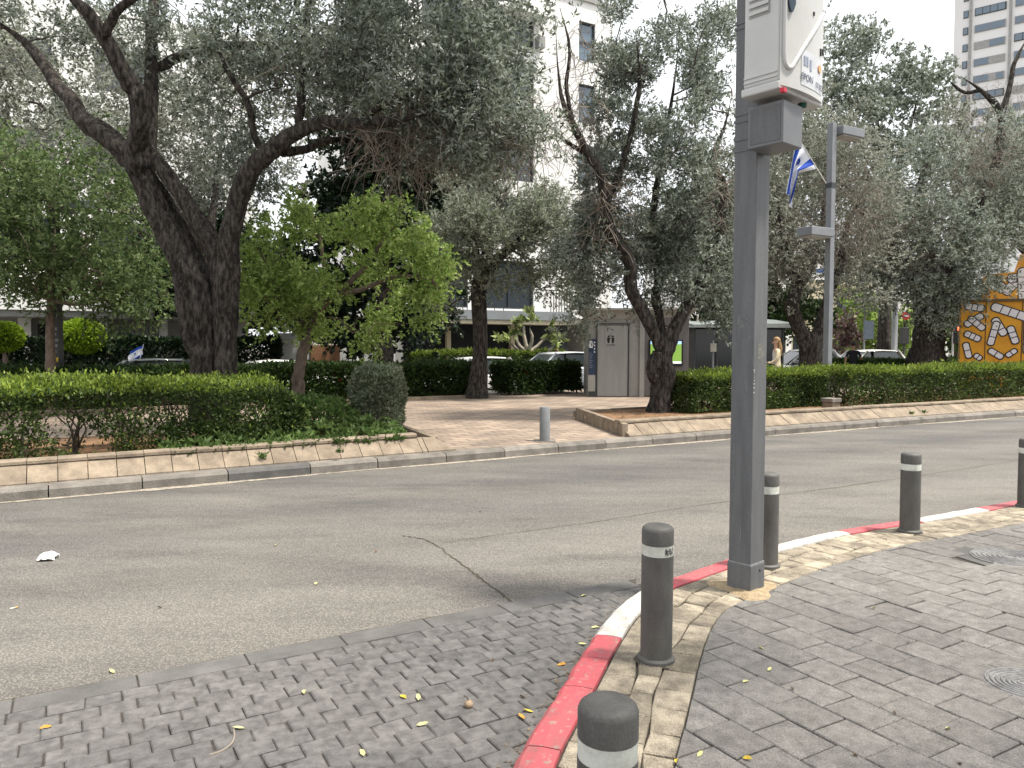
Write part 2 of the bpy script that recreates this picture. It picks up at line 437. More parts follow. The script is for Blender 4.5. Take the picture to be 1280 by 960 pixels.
def crom(P, n):
    """smooth resample of control points (m,d) to n points"""
    P = np.asarray(P, float); m = len(P)
    E = np.vstack([2 * P[0] - P[1], P, 2 * P[-1] - P[-2]])
    t = np.linspace(0, m - 1 - 1e-6, n); i = t.astype(int); f = (t - i)[:, None]
    p0, p1, p2, p3 = E[i], E[i + 1], E[i + 2], E[i + 3]
    return .5 * ((2 * p1) + (-p0 + p2) * f + (2 * p0 - 5 * p1 + 4 * p2 - p3) * f ** 2 + (-p0 + 3 * p1 - 3 * p2 + p3) * f ** 3)
def leaves_mesh(C, A, Ln, Wd, rng, name, mat, parent, org, roll=None, fold=True):
    """diamond leaves at C (n,3), axis A (n,3), length Ln (n), width Wd (n)"""
    n = len(C)
    A = A / (np.linalg.norm(A, axis=1, keepdims=True) + 1e-9)
    R = rng.normal(size=(n, 3))
    if roll is not None: R = R * (1 - roll) + np.array([0, 0, 1.]) * roll * 2
    Bn = R - (R * A).sum(1, keepdims=True) * A
    Bn /= np.linalg.norm(Bn, axis=1, keepdims=True) + 1e-9      # leaf normal
    Sd = np.cross(A, Bn)
    L = Ln[:, None]; Wd = Wd[:, None]
    V = np.empty((n, 4, 3), np.float32)
    V[:, 0] = C
    V[:, 1] = C + A * L * .45 + Sd * Wd * .5 + Bn * Wd * .12
    V[:, 2] = C + A * L - Bn * L * .08
    V[:, 3] = C + A * L * .45 - Sd * Wd * .5 + Bn * Wd * .12
    o = np_obj(name, V.reshape(-1, 3), np.arange(n * 4).reshape(n, 4), mat, parent, org=org)
    return stuff(o)
def unit(rng, n):
    v = rng.normal(size=(n, 3)); return v / np.linalg.norm(v, axis=1, keepdims=True)

def text_obj(name, body, size, mat, parent, loc, rot, align='CENTER', ext=.0005):
    cu = bpy.data.curves.new(name, 'FONT'); cu.body = body; cu.size = size; cu.align_x = align; cu.extrude = ext
    tmp = bpy.data.objects.new(name, cu); COL.objects.link(tmp)
    dg = bpy.context.evaluated_depsgraph_get(); dg.update()
    me = bpy.data.meshes.new_from_object(tmp.evaluated_get(dg))
    bpy.data.objects.remove(tmp)
    me.materials.clear(); me.materials.append(mat); me.name = name
    o = bpy.data.objects.new(name, me); link(o, parent)
    o.location = loc; o.rotation_euler = rot
    return o

# ================================================================== GROUND AND ROADS
def strip_sheet(name, t0, t1, z, mat, s0=-70, s1=110, n=60):
    V = []; F = []
    for i in range(n + 1):
        s = s0 + (s1 - s0) * i / n
        a = t0(s) if callable(t0) else t0; b = t1(s) if callable(t1) else t1
        V += [ST(s, a, z), ST(s, b, z)]
        if i: F.append((2 * i - 2, 2 * i, 2 * i + 1, 2 * i - 1))
    return struct(mesh_obj(name, V, F, mat))
R_ = 900
struct(mesh_obj('ground', [(-R_, -R_, -.42), (R_, -R_, -.42), (R_, R_, -.42), (-R_, R_, -.42)], [(0, 1, 2, 3)], M_EARTH))
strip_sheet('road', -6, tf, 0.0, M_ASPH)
strip_sheet('median', lambda s: tf(s) + .1, 20.1, .125, M_MED)
strip_sheet('far_road', 20.1, 27.0, -.32, M_ASPH)
V = []; F = []
for i, s in enumerate((-70, 110)): V += [ST(s, 19.95, .13), ST(s, 20.12, .13), ST(s, 20.12, -.35), ST(s, 19.95, -.35)]
struct(mesh_obj('far_kerb', V, [(0, 4, 5, 1), (1, 5, 6, 2), (3, 2, 6, 7), (0, 3, 7, 4)], M_KERBG))
strip_sheet('far_pavement', 27.0, 90, -.2, pm('far_pavement_grey', (.3, .27, .23), (.22, .2, .17), scale=1.5))

# --- curves of the near corner
K_CTRL = np.array([(-.62, .6), (-.35, 1.4), (-.13, 2.1), (.03, 2.72), (.19, 3.18), (.38, 3.73), (.58, 4.22), (.80, 4.58), (1.12, 4.89), (1.53, 5.26), (1.95, 5.60), (2.62, 6.05), (3.52, 6.51), (4.84, 7.24), (8.0, 9.06), (12, 11.37), (20, 15.99)])
KP = crom(K_CTRL, 900)
_seg = np.linalg.norm(np.diff(KP, axis=0), axis=1); KS = np.concatenate([[0], np.cumsum(_seg)])
def kpt(a, off=0.0):
    """point of the corner curve at arc length a, moved off metres towards the footway"""
    x = np.interp(a, KS, KP[:, 0]); y = np.interp(a, KS, KP[:, 1])
    d = np.array([np.interp(a + .03, KS, KP[:, 0]) - np.interp(a - .03, KS, KP[:, 0]), np.interp(a + .03, KS, KP[:, 1]) - np.interp(a - .03, KS, KP[:, 1])])
    d /= np.linalg.norm(d) + 1e-9
    return np.array([x + d[1] * off, y - d[0] * off])
def kdist(p):
    """signed distance right of the curve, the arc length, the tangent"""
    d2 = ((KP - p) ** 2).sum(1); i = int(d2.argmin()); j = min(max(i, 1), len(KP) - 2)
    t = KP[j + 1] - KP[j - 1]; t /= np.linalg.norm(t)
    w = p - KP[i]
    return w[0] * t[1] - w[1] * t[0], KS[i], t
SWZ = .07
# base bed under the footway (joints show it)
V = []; F = []
arcs = np.linspace(0, KS[-1], 160)
for i, a in enumerate(arcs):
    p = kpt(a, .05); V.append((p[0], p[1], SWZ - .012))
V2 = [(40, 14, SWZ - .012), (40, -8, SWZ - .012), (-3, -8, SWZ - .012), (-1.2, -.4, SWZ - .012)]
sidewalk = struct(mesh_obj('footway', V + V2, [list(range(len(V) + 4))[::-1]], M_JOINT))
V = []
for a in arcs[arcs < 5.6]:
    p = kpt(a, .02); V.append((p[0], p[1], .006))
bay_poly = [(-9, -1.45), (-1.2, -.8)]
far_line = [ST(1.0 + .0, 3.9)[:2], ST(-9.0, 3.9)[:2]]
V = [v for v in V if -.5 * v[0] + .866 * v[1] < 3.72]
bay = struct(mesh_obj('paved_bay', [(-9, -8, .006), (-.9, -8, .006)] + V + [tuple(ST(3.12, 3.80, .006)), tuple(ST(3.2, 3.89, .006)), tuple(ST(-9, 3.89, .006))], [list(range(5 + len(V)))], M_JOINT))

def clip(poly, p, nrm):
    """keep the side where (x-p).n >= 0"""
    out = []
    for i in range(len(poly)):
        a, b = poly[i], poly[(i + 1) % len(poly)]
        da, db = np.dot(a - p, nrm), np.dot(b - p, nrm)
        if da >= 0: out.append(a)
        if (da >= 0) != (db >= 0): out.append(a + (b - a) * da / (da - db))
    return out
def area(poly):
    return abs(sum(poly[i][0] * poly[(i + 1) % len(poly)][1] - poly[(i + 1) % len(poly)][0] * poly[i][1] for i in range(len(poly)))) / 2
def stone_geo(poly, z0, z1, bev, dz=None):
    """a low block with a worn edge: rings bottom, shoulder, top"""
    poly = [np.asarray(q, float) for q in poly]
    if sum(poly[i][0] * poly[(i + 1) % len(poly)][1] - poly[(i + 1) % len(poly)][0] * poly[i][1] for i in range(len(poly))) < 0: poly = poly[::-1]
    n = len(poly); c = sum(poly) / n
    ins = [q + (c - q) * min(.3, bev * 1.4 / (np.linalg.norm(c - q) + 1e-6)) for q in poly]
    dz = dz or [0] * n
    V = [(q[0], q[1], z0) for q in poly] + [(q[0], q[1], z1 - bev + d) for q, d in zip(poly, dz)] + [(q[0], q[1], z1 + d) for q, d in zip(ins, dz)]
    F = [list(range(2 * n, 3 * n))]
    for r in (0, 1):
        for i in range(n):
            j = (i + 1) % n; F.append((r * n + i, r * n + j, (r + 1) * n + j, (r + 1) * n + i))
    return V, F
def lay(stones, name, parent, mat, z0, z1, bev, limit=290, fieldname='paving_field'):
    """stones: list of polygons; the ones that show largest become objects, the rest one part"""
    rows = []
    for poly in stones:
        c = sum(poly) / len(poly); q = PX((c[0], c[1], z1))
        vis = 0
        if q and -40 < q[0] < 1320 and 0 < q[1] < 1010: vis = area(poly) / q[2] ** 3
        rows.append((vis, poly))
    rows.sort(key=lambda r: -r[0])
    rest = MB()
    for k, (vis, poly) in enumerate(rows):
        dz = [random.uniform(-.0025, .0025) for _ in poly]
        c = sum(poly) / len(poly)
        V, F = stone_geo(poly, z0, z1 + random.uniform(-.003, .003), bev, dz)
        if k < limit and vis > 0:
            mesh_obj(name, V, F, mat, parent)
        else: rest.add(V, F)
    if rest.V: stuff(rest.build(fieldname, mat, parent))

# footway pavers: 0.2 x 0.22 courses across the road direction, clipped along the cream band
BANDW = .55
man_holes = [(G(1262, 697, SWZ)[:2], .30), (G(1283, 856, SWZ)[:2], .20)]
stones = []
g = .0028
for i in range(-2, 60):
    s0 = .8 + i * .203
    for j in range(-3, 26):
        t1 = 3.9 - (j + (.5 if i % 2 else 0)) * .223 + random.uniform(-.0015, .0015)
        poly = [ST(s0 + g, t1 - .223 + g)[:2], ST(s0 + .203 - g, t1 - .223 + g)[:2], ST(s0 + .203 - g, t1 - g)[:2], ST(s0 + g, t1 - g)[:2]]
        c = sum(poly) / 4
        if c[1] < .4 or c[0] > 11: continue
        if any(np.abs(c - m0).max() < r0 - .02 and True for m0, r0 in man_holes if np.linalg.norm(c - m0) < r0 * .95): continue
        for q in list(poly) + [c]:
            dd, a, tt = kdist(q)
            if dd < BANDW + .004:
                p = kpt(a, BANDW + .004); nr = np.array([tt[1], -tt[0]]); poly = clip(poly, p, nr)
                if len(poly) < 3: break
        if len(poly) >= 3 and area(poly) > .0003: stones.append([np.array(q) + np.random.default_rng(len(stones)).normal(0, .0012, 2) for q in poly])
lay(stones, 'paver', sidewalk, M_PAVER, SWZ - .05, SWZ, .004)

# cream band between kerb and pavers
stones = []
edges_ = [lambda a: .155, lambda a: .285 + .022 * math.sin(a * 5.1) + .01 * math.sin(a * 17), lambda a: .42 + .025 * math.sin(a * 3.3 + 1) + .008 * math.sin(a * 13), lambda a: BANDW]
for c in range(3):
    a = .5 + c * .09
    while a < 16:
        ln = random.choice([.2, .17, .21, .12, .25, .14])
        if a > 7.5: ln = random.choice([.22, .2, .4])
        sk = [random.uniform(-.014, .014) for _ in range(2)]
        o0, o1 = edges_[c], edges_[c + 1]
        if c == 1 and random.random() < .18:           # a cut piece that fills a narrow place
            ln = .075
        stones.append([kpt(a + .003 + sk[0], o1(a) - .003), kpt(a + ln - .003 + sk[1] * .3, o1(a + ln) - .003), kpt(a + ln - .003 - sk[1] * .3, o0(a + ln) + .003), kpt(a + .003 - sk[0], o0(a) + .003)])
        a += ln
lay(stones, 'cream_paver', sidewalk, M_BAND, SWZ - .05, SWZ + .001, .006, limit=260, fieldname='cream_paving_field')

# painted kerb stones of the corner
kerb = struct(bpy.data.objects.new('painted_kerb', None)); link(kerb)
kerb['label'] = 'low red and white painted kerb curving round the footway corner'
aw = float(KS[((KP - np.array([.42, 3.83])) ** 2).sum(1).argmin()])     # the first change red to white
bounds = [aw - 3.4, aw - 2.4, aw - 1.75, aw - 1.15, aw - .62, aw - .3, aw, aw + .93, aw + 1.95, aw + 3.15, aw + 4.05, aw + 5.0, aw + 5.95, aw + 7, aw + 8, aw + 9, aw + 10, aw + 11, aw + 12]
white = {6, 8, 10, 12, 14, 16}
for k in range(len(bounds) - 1):
    V = []; F = []
    a0, a1 = bounds[k] + .003, bounds[k + 1] - .003
    nn = max(3, int((a1 - a0) / .08) + 1)
    prof = [(.0, -.03), (.0, .05), (.022, .071), (.075, .077), (.145, .074), (.152, .03)]
    for i, a in enumerate(np.linspace(a0, a1, nn)):
        w = .003 * math.sin(a * 31) + .002 * math.sin(a * 77)
        for o, z in prof:
            p = kpt(a, o + (w if o < .1 else 0)); V.append((p[0], p[1], z + .0015 * math.sin(a * 53 + o * 90)))
        if i:
            for q in range(5): F.append(((i - 1) * 6 + q, (i - 1) * 6 + q + 1, i * 6 + q + 1, i * 6 + q))
    F.append(list(range(6))); F.append([(nn - 1) * 6 + q for q in range(6)][::-1])
    o = mesh_obj('kerb_stone', V, F, M_WHITE if k in white else M_RED, kerb)
    o['label'] = 'kerb stone painted %s' % ('white' if k in white else 'red')

# dark edging strip and cobbles of the bay
for k in range(-14, 6):
    s0 = .22 + k * .483
    poly = [ST(s0 + .004, 3.745)[:2], ST(s0 + .479, 3.745)[:2], ST(s0 + .479, 3.897)[:2], ST(s0 + .004, 3.897)[:2]]
    for q in list(poly):
        dd, a, tt = kdist(q)
        if dd > .004: poly = clip(poly, kpt(a, -.002), np.array([-tt[1], tt[0]]))
        if len(poly) < 3: break
    if len(poly) >= 3 and area(poly) > .002:
        V, F = stone_geo(poly, -.05, .012, .003)
        mesh_obj('edging_stone', V, F, M_STRIP, bay)
stones = []
for j in range(0, 34):
    t1 = 3.738 - j * .1065
    off = (j % 2) * .0715 + random.uniform(-.012, .012)
    for i in range(-40, 30):
        s0 = i * .143 + off + random.uniform(-.0015, .0015)
        poly = [ST(s0 + .003, t1 - .1025)[:2], ST(s0 + .140, t1 - .1025)[:2], ST(s0 + .140, t1)[:2], ST(s0 + .003, t1)[:2]]
        poly = [q + np.array([random.gauss(0, .0013), random.gauss(0, .0013)]) for q in poly]
        c = sum(poly) / 4
        if c[0] < -4 or c[1] < .9: continue
        for q in list(poly):
            dd, a, tt = kdist(q)
            if dd > -.01: poly = clip(poly, kpt(a, -.008), np.array([-tt[1], tt[0]]))
            if len(poly) < 3: break
        if len(poly) >= 3 and area(poly) > .0012: stones.append(poly)
lay(stones, 'cobble', bay, M_COBBLE, -.05, .014, .005, fieldname='cobble_field')

# --- far kerb, sloping slabs and copings
far_kerb = struct(bpy.data.objects.new('median_kerb', None)); link(far_kerb)
far_kerb['label'] = 'long grey concrete kerb along the far edge of the road'
def profile_run(name, s0, s1, prof, mat, parent, n=2):
    V = []; F = []; m = len(prof)
    for i in range(n):
        s = s0 + (s1 - s0) * i / (n - 1)
        for o, z in prof: V.append(ST(s, tf(s) + o, z))
        if i:
            for q in range(m): F.append(((i - 1) * m + q, (i - 1) * m + (q + 1) % m, i * m + (q + 1) % m, i * m + q))
    F.append(list(range(m))[::-1]); F.append([(n - 1) * m + q for q in range(m)])
    return mesh_obj(name, V, F, mat, parent)
js = [-.25 - .87 * k for k in range(9, 0, -1)] + [-.25, .61, 1.49, 2.43, 3.28, 4.23, 5.12, 6.01, 6.86] + [6.86 + .9 * k for k in range(1, 34)]
for k in range(len(js) - 1):
    d = random.uniform(-.006, .006)
    o = profile_run('kerb_stone', js[k] + .006, js[k + 1] - .006, [(d, -.05), (d, .095), (.03 + d, .13), (.17, .138), (.17, -.05)], M_KERBD if abs(js[k] - 1.49) < .01 else M_KERBG, far_kerb)
    if abs(js[k] - 1.49) < .01: o['label'] = 'darker grey kerb stone'
# sand that gathers against the kerb
V = []; F = []
for i, s in enumerate(np.arange(-9, 34, .12)):
    w = .05 + .035 * math.sin(s * 1.7) + random.uniform(-.015, .03)
    V += [ST(s, tf(s) + .01, .012), ST(s, tf(s) - max(.015, w), .004)]
    if i: F.append((2 * i - 2, 2 * i - 1, 2 * i + 1, 2 * i))
stuff(mesh_obj('gutter_sand', V, F, M_DUST, far_kerb))

def planter_front(root, s0, s1, cop_len, slope):
    """sloping slabs with a coping over them"""
    s = s0
    while s < s1 - .05:
        e = min(s + .276, s1)
        d = random.uniform(-.006, .006)
        prof = [(.185, .06), (.185, .15 + d * .3), (.185 + slope, .315 + d), (.225 + slope, .31), (.225 + slope, .06)]
        profile_run('slab', s + .004, e - .004, prof, M_SLAB, root)
        s = e
    s = s0
    while s < s1 - .1:
        e = min(s + cop_len, s1)
        d = random.uniform(-.005, .005)
        profile_run('coping', s + .003, e - .003, [(.165 + slope, .322 + d), (.165 + slope, .352 + d), (.18 + slope, .367 + d), (.31 + slope, .37 + d), (.31 + slope, .2), (.228 + slope, .2), (.228 + slope, .322 + d)], M_SLAB, root)
        s = e
def soil_bed(root, poly, z):
    nn = 14
    V = [tuple(np.array([p[0], p[1], z])) for p in poly]
    mesh_obj('soil', V, [list(range(len(poly)))], M_SOIL, root)
# left planter
pl = thing('planter_bed', 'cream slab planter bed under the long left hedge', 'planter', (0, 0, 0))
planter_front(pl, -9.0, 4.05, .276, .21)
soil_bed(pl, [ST(s, tf(s) + .46)[:2] for s in np.linspace(-9, 4.0, 14)] + [ST(4.55, 12.25)[:2], ST(-9, 12.6)[:2]], .24)
# end return of the left planter: a corner slab and a low edging going back
mb = MB()
a_, b_, c_, d_ = ST(4.06, tf(4) + .185), ST(4.45, tf(4) + .185), ST(4.28, tf(4) + .5), ST(4.06, tf(4) + .41)
V = [(a_[0], a_[1], .12), (b_[0], b_[1], .12), (c_[0], c_[1], .12), (d_[0], d_[1], .12), (a_[0], a_[1], .15), (b_[0], b_[1], .15), (c_[0], c_[1], .29), (d_[0], d_[1], .315)]
mb.add(V, [(4, 5, 6, 7), (0, 1, 5, 4), (1, 2, 6, 5), (2, 3, 7, 6), (3, 0, 4, 7)])
mb.build('corner_slab', M_SLAB, pl)
def edging_run(root, pts, w=.09, z0=.1, z1=.26, name='edging', pieces=.9):
    pts = [np.array(p[:2]) for p in pts]
    for a, b in zip(pts[:-1], pts[1:]):
        L = np.linalg.norm(b - a); d = (b - a) / L; nr = np.array([-d[1], d[0]]); k = max(1, int(L / pieces + .5))
        for i in range(k):
            p, q = a + d * (L * i / k + .004), a + d * (L * (i + 1) / k - .004)
            V, F = stone_geo([p, q, q + nr * w, p + nr * w], z0, z1 + random.uniform(-.005, .005), .01)
            mesh_obj(name, V, F, M_SLAB, root)
edging_run(pl, [ST(4.36, tf(4) + .56), ST(4.62, 12.2)], z1=.285)
edging_run(pl, [ST(4.5, 12.25), ST(-9, 12.65)], z1=.27)
# right planter
pr = thing('planter_bed', 'cream slab planter bed under the right hedges', 'planter', (0, 0, 0))
planter_front(pr, 7.45, 32, .8, .26)
soil_bed(pr, [ST(s, tf(s) + .5)[:2] for s in np.linspace(7.7, 32, 18)] + [ST(32, 12.6)[:2], ST(8.5, 12.2)[:2]], .25)
edging_run(pr, [ST(8.45, 12.15), ST(7.4, tf(7.4) + .3)], z1=.34, pieces=1.2)
edging_run(pr, [ST(31, 12.7), ST(8.45, 12.25)], z1=.28)
# back bed of the median
pb = thing('planter_bed', 'low edged bed along the back of the median under the far hedges', 'planter', (0, 0, 0))
edging_run(pb, [ST(-14, 18.2), ST(9.6, 18.4), ST(9.7, 18.8)][:2][::-1], z1=.22, pieces=1.0)
soil_bed(pb, [ST(-14, 18.25)[:2], ST(9.6, 18.45)[:2], ST(9.6, 20.0)[:2], ST(-14, 20.0)[:2]], .19)

# --- cracks and joints in the asphalt
M_CRACK = pm('crack_filler', (.045, .042, .036), (.10, .085, .05), rough=.95, scale=18)
def crack(name, pts, w, label):
    P = crom(np.array(pts), len(pts) * 12); V = []; F = []
    for i, p in enumerate(P):
        d = P[min(i + 1, len(P) - 1)] - P[max(i - 1, 0)]; d /= np.linalg.norm(d); nr = np.array([-d[1], d[0]])
        j = np.array([random.gauss(0, .006), random.gauss(0, .006)]); ww = w * random.uniform(.35, 1.2)
        V += [(*(p + j + nr * ww), .004), (*(p + j - nr * ww), .004)]
        if i: F.append((2 * i - 2, 2 * i - 1, 2 * i + 1, 2 * i))
    o = mesh_obj(name, V, F, M_CRACK); struct(o, label); return o
crack('road_crack', [(-.9, 6.14), (-.65, 5.94), (-.39, 5.39), (-.2, 4.98), (0.0, 4.53)], .0075, 'dark crack running diagonally across the asphalt')
crack('road_crack', [(-.55, 5.9), (-.22, 6.1), (.25, 6.35), (.9, 6.72), (1.9, 7.35), (4, 8.5), (7.5, 10.6)], .004, 'thin long seam along the middle of the road')
crack('road_crack', [tuple(ST(-9, 3.91)[:2]), tuple(ST(-4, 3.905)[:2]), tuple(ST(0, 3.912)[:2]), tuple(ST(3.0, 3.908)[:2])], .009, 'ragged dark joint between asphalt and edging stones')
# faded lane line
V = []; F = []
mk = struct(mesh_obj('road_marking', [ST(20.6, 7.05, .004), ST(22.2, 7.1, .004), ST(22.2, 7.22, .004), ST(20.6, 7.17, .004)], [(0, 1, 2, 3)], pm('white_road_paint', (.7, .69, .65), (.4, .39, .37), scale=20)))
mk['label'] = 'short white painted dash at the right end of the road'

# ================================================================== BUILDINGS
M_WALLW = pm('white_render', (.80, .80, .78), (.72, .72, .70), rough=.85, scale=.7, bump=.05)
M_WALLC = pm('cream_render', (.62, .56, .42), (.52, .47, .36), rough=.85, scale=.8)
M_WALLG = pm('grey_render', (.33, .33, .32), (.27, .27, .265), rough=.8, scale=.8)
M_FASC = pm('fascia_grey', (.26, .28, .30), (.22, .235, .25), rough=.6, scale=1)
M_FRAME = pm('dark_window_frame', (.05, .055, .06), rough=.4)
M_GLASS = glassm('window_glass', (.045, .055, .065))
M_GLASSB = glassm('blue_window_glass', (.12, .17, .22))
M_SHUT = pm('grey_shutter', (.34, .34, .335), rough=.6, scale=2)
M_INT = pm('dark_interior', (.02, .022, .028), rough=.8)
def bwindow(root, x0, x1, z0, z1, y, glass=None, mull=1, trans=None, name='window', depth=.12):
    """frame + pane in local facade coordinates (x along, y out is -)"""
    w = MB(); f = .07
    w.box(x0, x1, y - .02, y + depth, z0, z0 + f).box(x0, x1, y - .02, y + depth, z1 - f, z1).box(x0, x0 + f, y - .018, y + depth, z0 + f, z1 - f).box(x1 - f, x1, y - .018, y + depth, z0 + f, z1 - f)
    for k in range(1, mull):
        xx = x0 + (x1 - x0) * k / mull
        w.box(xx - .03, xx + .03, y - .015, y + depth, z0 + f, z1 - f)
    if trans: w.box(x0 + f, x1 - f, y - .014, y + depth, trans - .04, trans + .04)
    o = w.build(name, M_FRAME, root)
    MB().box(x0 + f * .5, x1 - f * .5, y + .06, y + .08, z0 + f * .5, z1 - f * .5).build('pane', glass or M_GLASS, o)
    return o
def wall_holes(root, x0, x1, z0, z1, y, th, holes, mat, name='wall'):
    """a wall slab with rectangular openings, built as butting blocks"""
    xs = sorted(set([x0, x1] + [h[0] for h in holes] + [h[1] for h in holes]))
    m = MB()
    for a, b in zip(xs[:-1], xs[1:]):
        zz = z0
        for h in sorted([h for h in holes if h[0] <= a + 1e-6 and h[1] >= b - 1e-6], key=lambda h: h[2]):
            if h[2] > zz: m.box(a, b, y, y + th, zz, h[2])
            zz = h[3]
        if zz < z1: m.box(a, b, y, y + th, zz, z1)
    return m.build(name, mat, root)

# --- the white apartment block in the middle: its facade runs along the road
BT = 31.0
def s_at(px, t):               # where along the road the sight line of column px meets the line t
    k = (px - 640) / FPX; y = t / (.866 - .5 * k); return .866 * k * y + .5 * y
sR = s_at(763, BT)
bc = thing('apartment_building', 'tall white apartment block with balcony behind the olive trees', 'building', ST(sR, BT, .12), ROADROT)
def zb(px, py, t=BT):          # height above the building's base for a photo pixel on its facade
    k = (px - 640) / FPX; y = t / (.866 - .5 * k); return D(px, py, y)[2] - .12
def xb(px, t=BT): return s_at(px, t) - sR
TOP = zb(760, 11)
xl = xb(500)
x_a, x_b = xb(690), xb(720)
floors = 5; fh = (TOP - 3.2) / floors
holes = []
for k in range(floors):
    z0 = 3.0 + k * fh
    holes.append((xb(722), xb(742), z0 + .35, z0 + fh - .75))
    holes.append((xb(606), xb(667), z0 + .15, z0 + fh - .6))
    holes.append((xb(530), xb(585), z0 + .15, z0 + fh - .6))
wall_holes(bc, xl, 0, 2.75, TOP, 0, .35, holes, M_WALLW)
MB().box(xl, 0, 12, 12.3, 0, TOP).box(-.3, 0, .36, 12, 0, TOP).box(xl, xl + .3, .36, 12, 0, TOP).build('rear_wall', M_WALLW, bc)
MB().box(xl - .1, .1, -.1, 12.1, TOP, TOP + .18).build('roof', M_WALLG, bc)
MB().lathe([(.35, TOP + .18), (.35, TOP + .8), (.2, TOP + .9)], 14, (-3, 3)).build('roof_vent', M_WALLW, bc)
MB().box(xl + .31, -.31, .37, 11.9, 2.5, 2.74).build('floor_slab', M_WALLW, bc)
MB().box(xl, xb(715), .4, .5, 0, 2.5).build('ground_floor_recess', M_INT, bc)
MB().box(xb(733), xb(738), .1, .3, 0, 2.74).build('column', M_WALLC, bc)
MB().box(xb(640), xb(645), .1, .3, 0, 2.74).build('column', M_WALLC, bc)
MB().box(xb(560), xb(565), .1, .3, 0, 2.74).build('column', M_WALLC, bc)
for h in holes:
    nar = h[0] > xb(700)
    bwindow(bc, h[0], h[1], h[2], h[3], .1, glass=M_GLASSB if nar else None, mull=1 if nar else 2, trans=(h[2] + h[3]) / 2 if nar else None)
MB().box(xb(722) - .02, xb(742) + .02, -.03, 0, 6.2, 6.6).build('spandrel', M_SHUT, bc)
for k in range(1):
    z0 = 3.0 + k * fh
    b = MB().box(xb(505), xb(693), -1.5, -.01, z0 - .42, z0 - .02).build('balcony', M_FASC, bc)
    MB().box(xb(505) + .05, xb(693) - .05, -1.45, -.02, z0 - .6, z0 - .423).build('soffit', M_WALLC, b)
    for i in range(17):
        xx = xb(520) + (xb(692) - xb(520)) * i / 16 if i < 9 else xb(668) + (xb(691) - xb(668)) * (i - 9) / 7
        MB().box(xx - .012, xx + .012, -1.45, -1.42, z0 - .02, z0 + .95).build('baluster', M_FRAME, b)
    MB().box(xb(520), xb(691), -1.47, -1.40, z0 + .951, z0 + .99).build('handrail', M_FRAME, b)
MB().box(xb(590), xb(676), -.9, -.01, TOP - 1.6, TOP - 1.4).build('window_hood', M_WALLW, bc)
MB().box(xb(668), xb(676), -.35, -.01, zb(672, 62), zb(672, 48)).build('air_conditioner', M_WALLG, bc)

# --- the low white front on the left: slab, columns, slatted screens
s0, s1 = s_at(-260, 30.0), s_at(332, 30.0)
bl = thing('apartment_building', 'white building on the left with overhanging slab and slatted screens', 'building', ST(s1, 30.0, .12), ROADROT)
Lx = s0 - s1
def xl_(px): return s_at(px, 30.0) - s1
MB().box(Lx, 0, 0, 9, 2.62, 3.5).build('overhanging_slab', M_WALLW, bl)
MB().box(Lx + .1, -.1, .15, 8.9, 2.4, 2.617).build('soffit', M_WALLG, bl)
wall_holes(bl, Lx, -.2, 0, 2.4, 2.2, .3, [(xl_(136), xl_(207), .5, 2.15), (xl_(45), xl_(60), .02, 2.2), (xl_(90), xl_(112), .02, 2.2)], M_WALLG)
for a, b in ((20, 37), (-70, -55), (125, 138), (207, 217), (-160, -146)):
    MB().box(xl_(a), xl_(b), 1.7, 2.18, 0, 2.4).build('column', M_WALLW, bl)
scr = MB().box(xl_(136), xl_(207), 2.42, 2.45, .5, 2.15).build('screen', M_INT, bl)
for i in range(15):
    xx = xl_(138) + (xl_(205) - xl_(138)) * i / 14
    MB().box(xx - .05, xx + .05, 2.26, 2.40, .5, 2.15).build('slat', M_WALLG, scr)
for a, b in ((45, 60), (90, 112)):
    d = MB().box(xl_(a), xl_(b), 2.3, 2.36, .02, 2.2).build('door', M_INT, bl)
    MB().box(xl_(a), xl_(a) + .06, 2.24, 2.3, .02, 2.2).build('door_frame', M_FRAME, d)
holes = []
for k in range(3):
    for i in range(7):
        xx = Lx + 1.5 + i * 3.3
        if xx + 2.2 < -.3: holes.append((xx, xx + 2.0, 4.4 + k * 3.1, 5.9 + k * 3.1))
wall_holes(bl, Lx, 0, 3.5, 13.5, 1.5, .3, holes, M_WALLW, 'upper_wall')
MB().box(-.3, 0, 1.81, 9, 3.5, 13.5).box(Lx, Lx + .3, 1.81, 9, 3.5, 13.5).box(Lx + .3, -.3, 1.81, 9, 13.2, 13.5).build('side_wall', M_WALLW, bl)
for h in holes: bwindow(bl, h[0], h[1], h[2], h[3], 1.58, mull=2)
# garden wall pieces between the two buildings
gw = thing('garden_wall', 'cream garden wall with timber gate between the two white buildings', 'wall', ST(s_at(345, 29), 29, .12), ROADROT)
wl_ = s_at(470, 29) - s_at(345, 29)
MB().box(0, wl_, 0, .25, 0, 1.9).build('wall', M_WALLW, gw)
MB().box(wl_ * .33, wl_ * .62, -.06, -.01, .1, 1.45).build('gate', pm('timber', (.28, .15, .08), (.2, .1, .055), scale=8), gw)

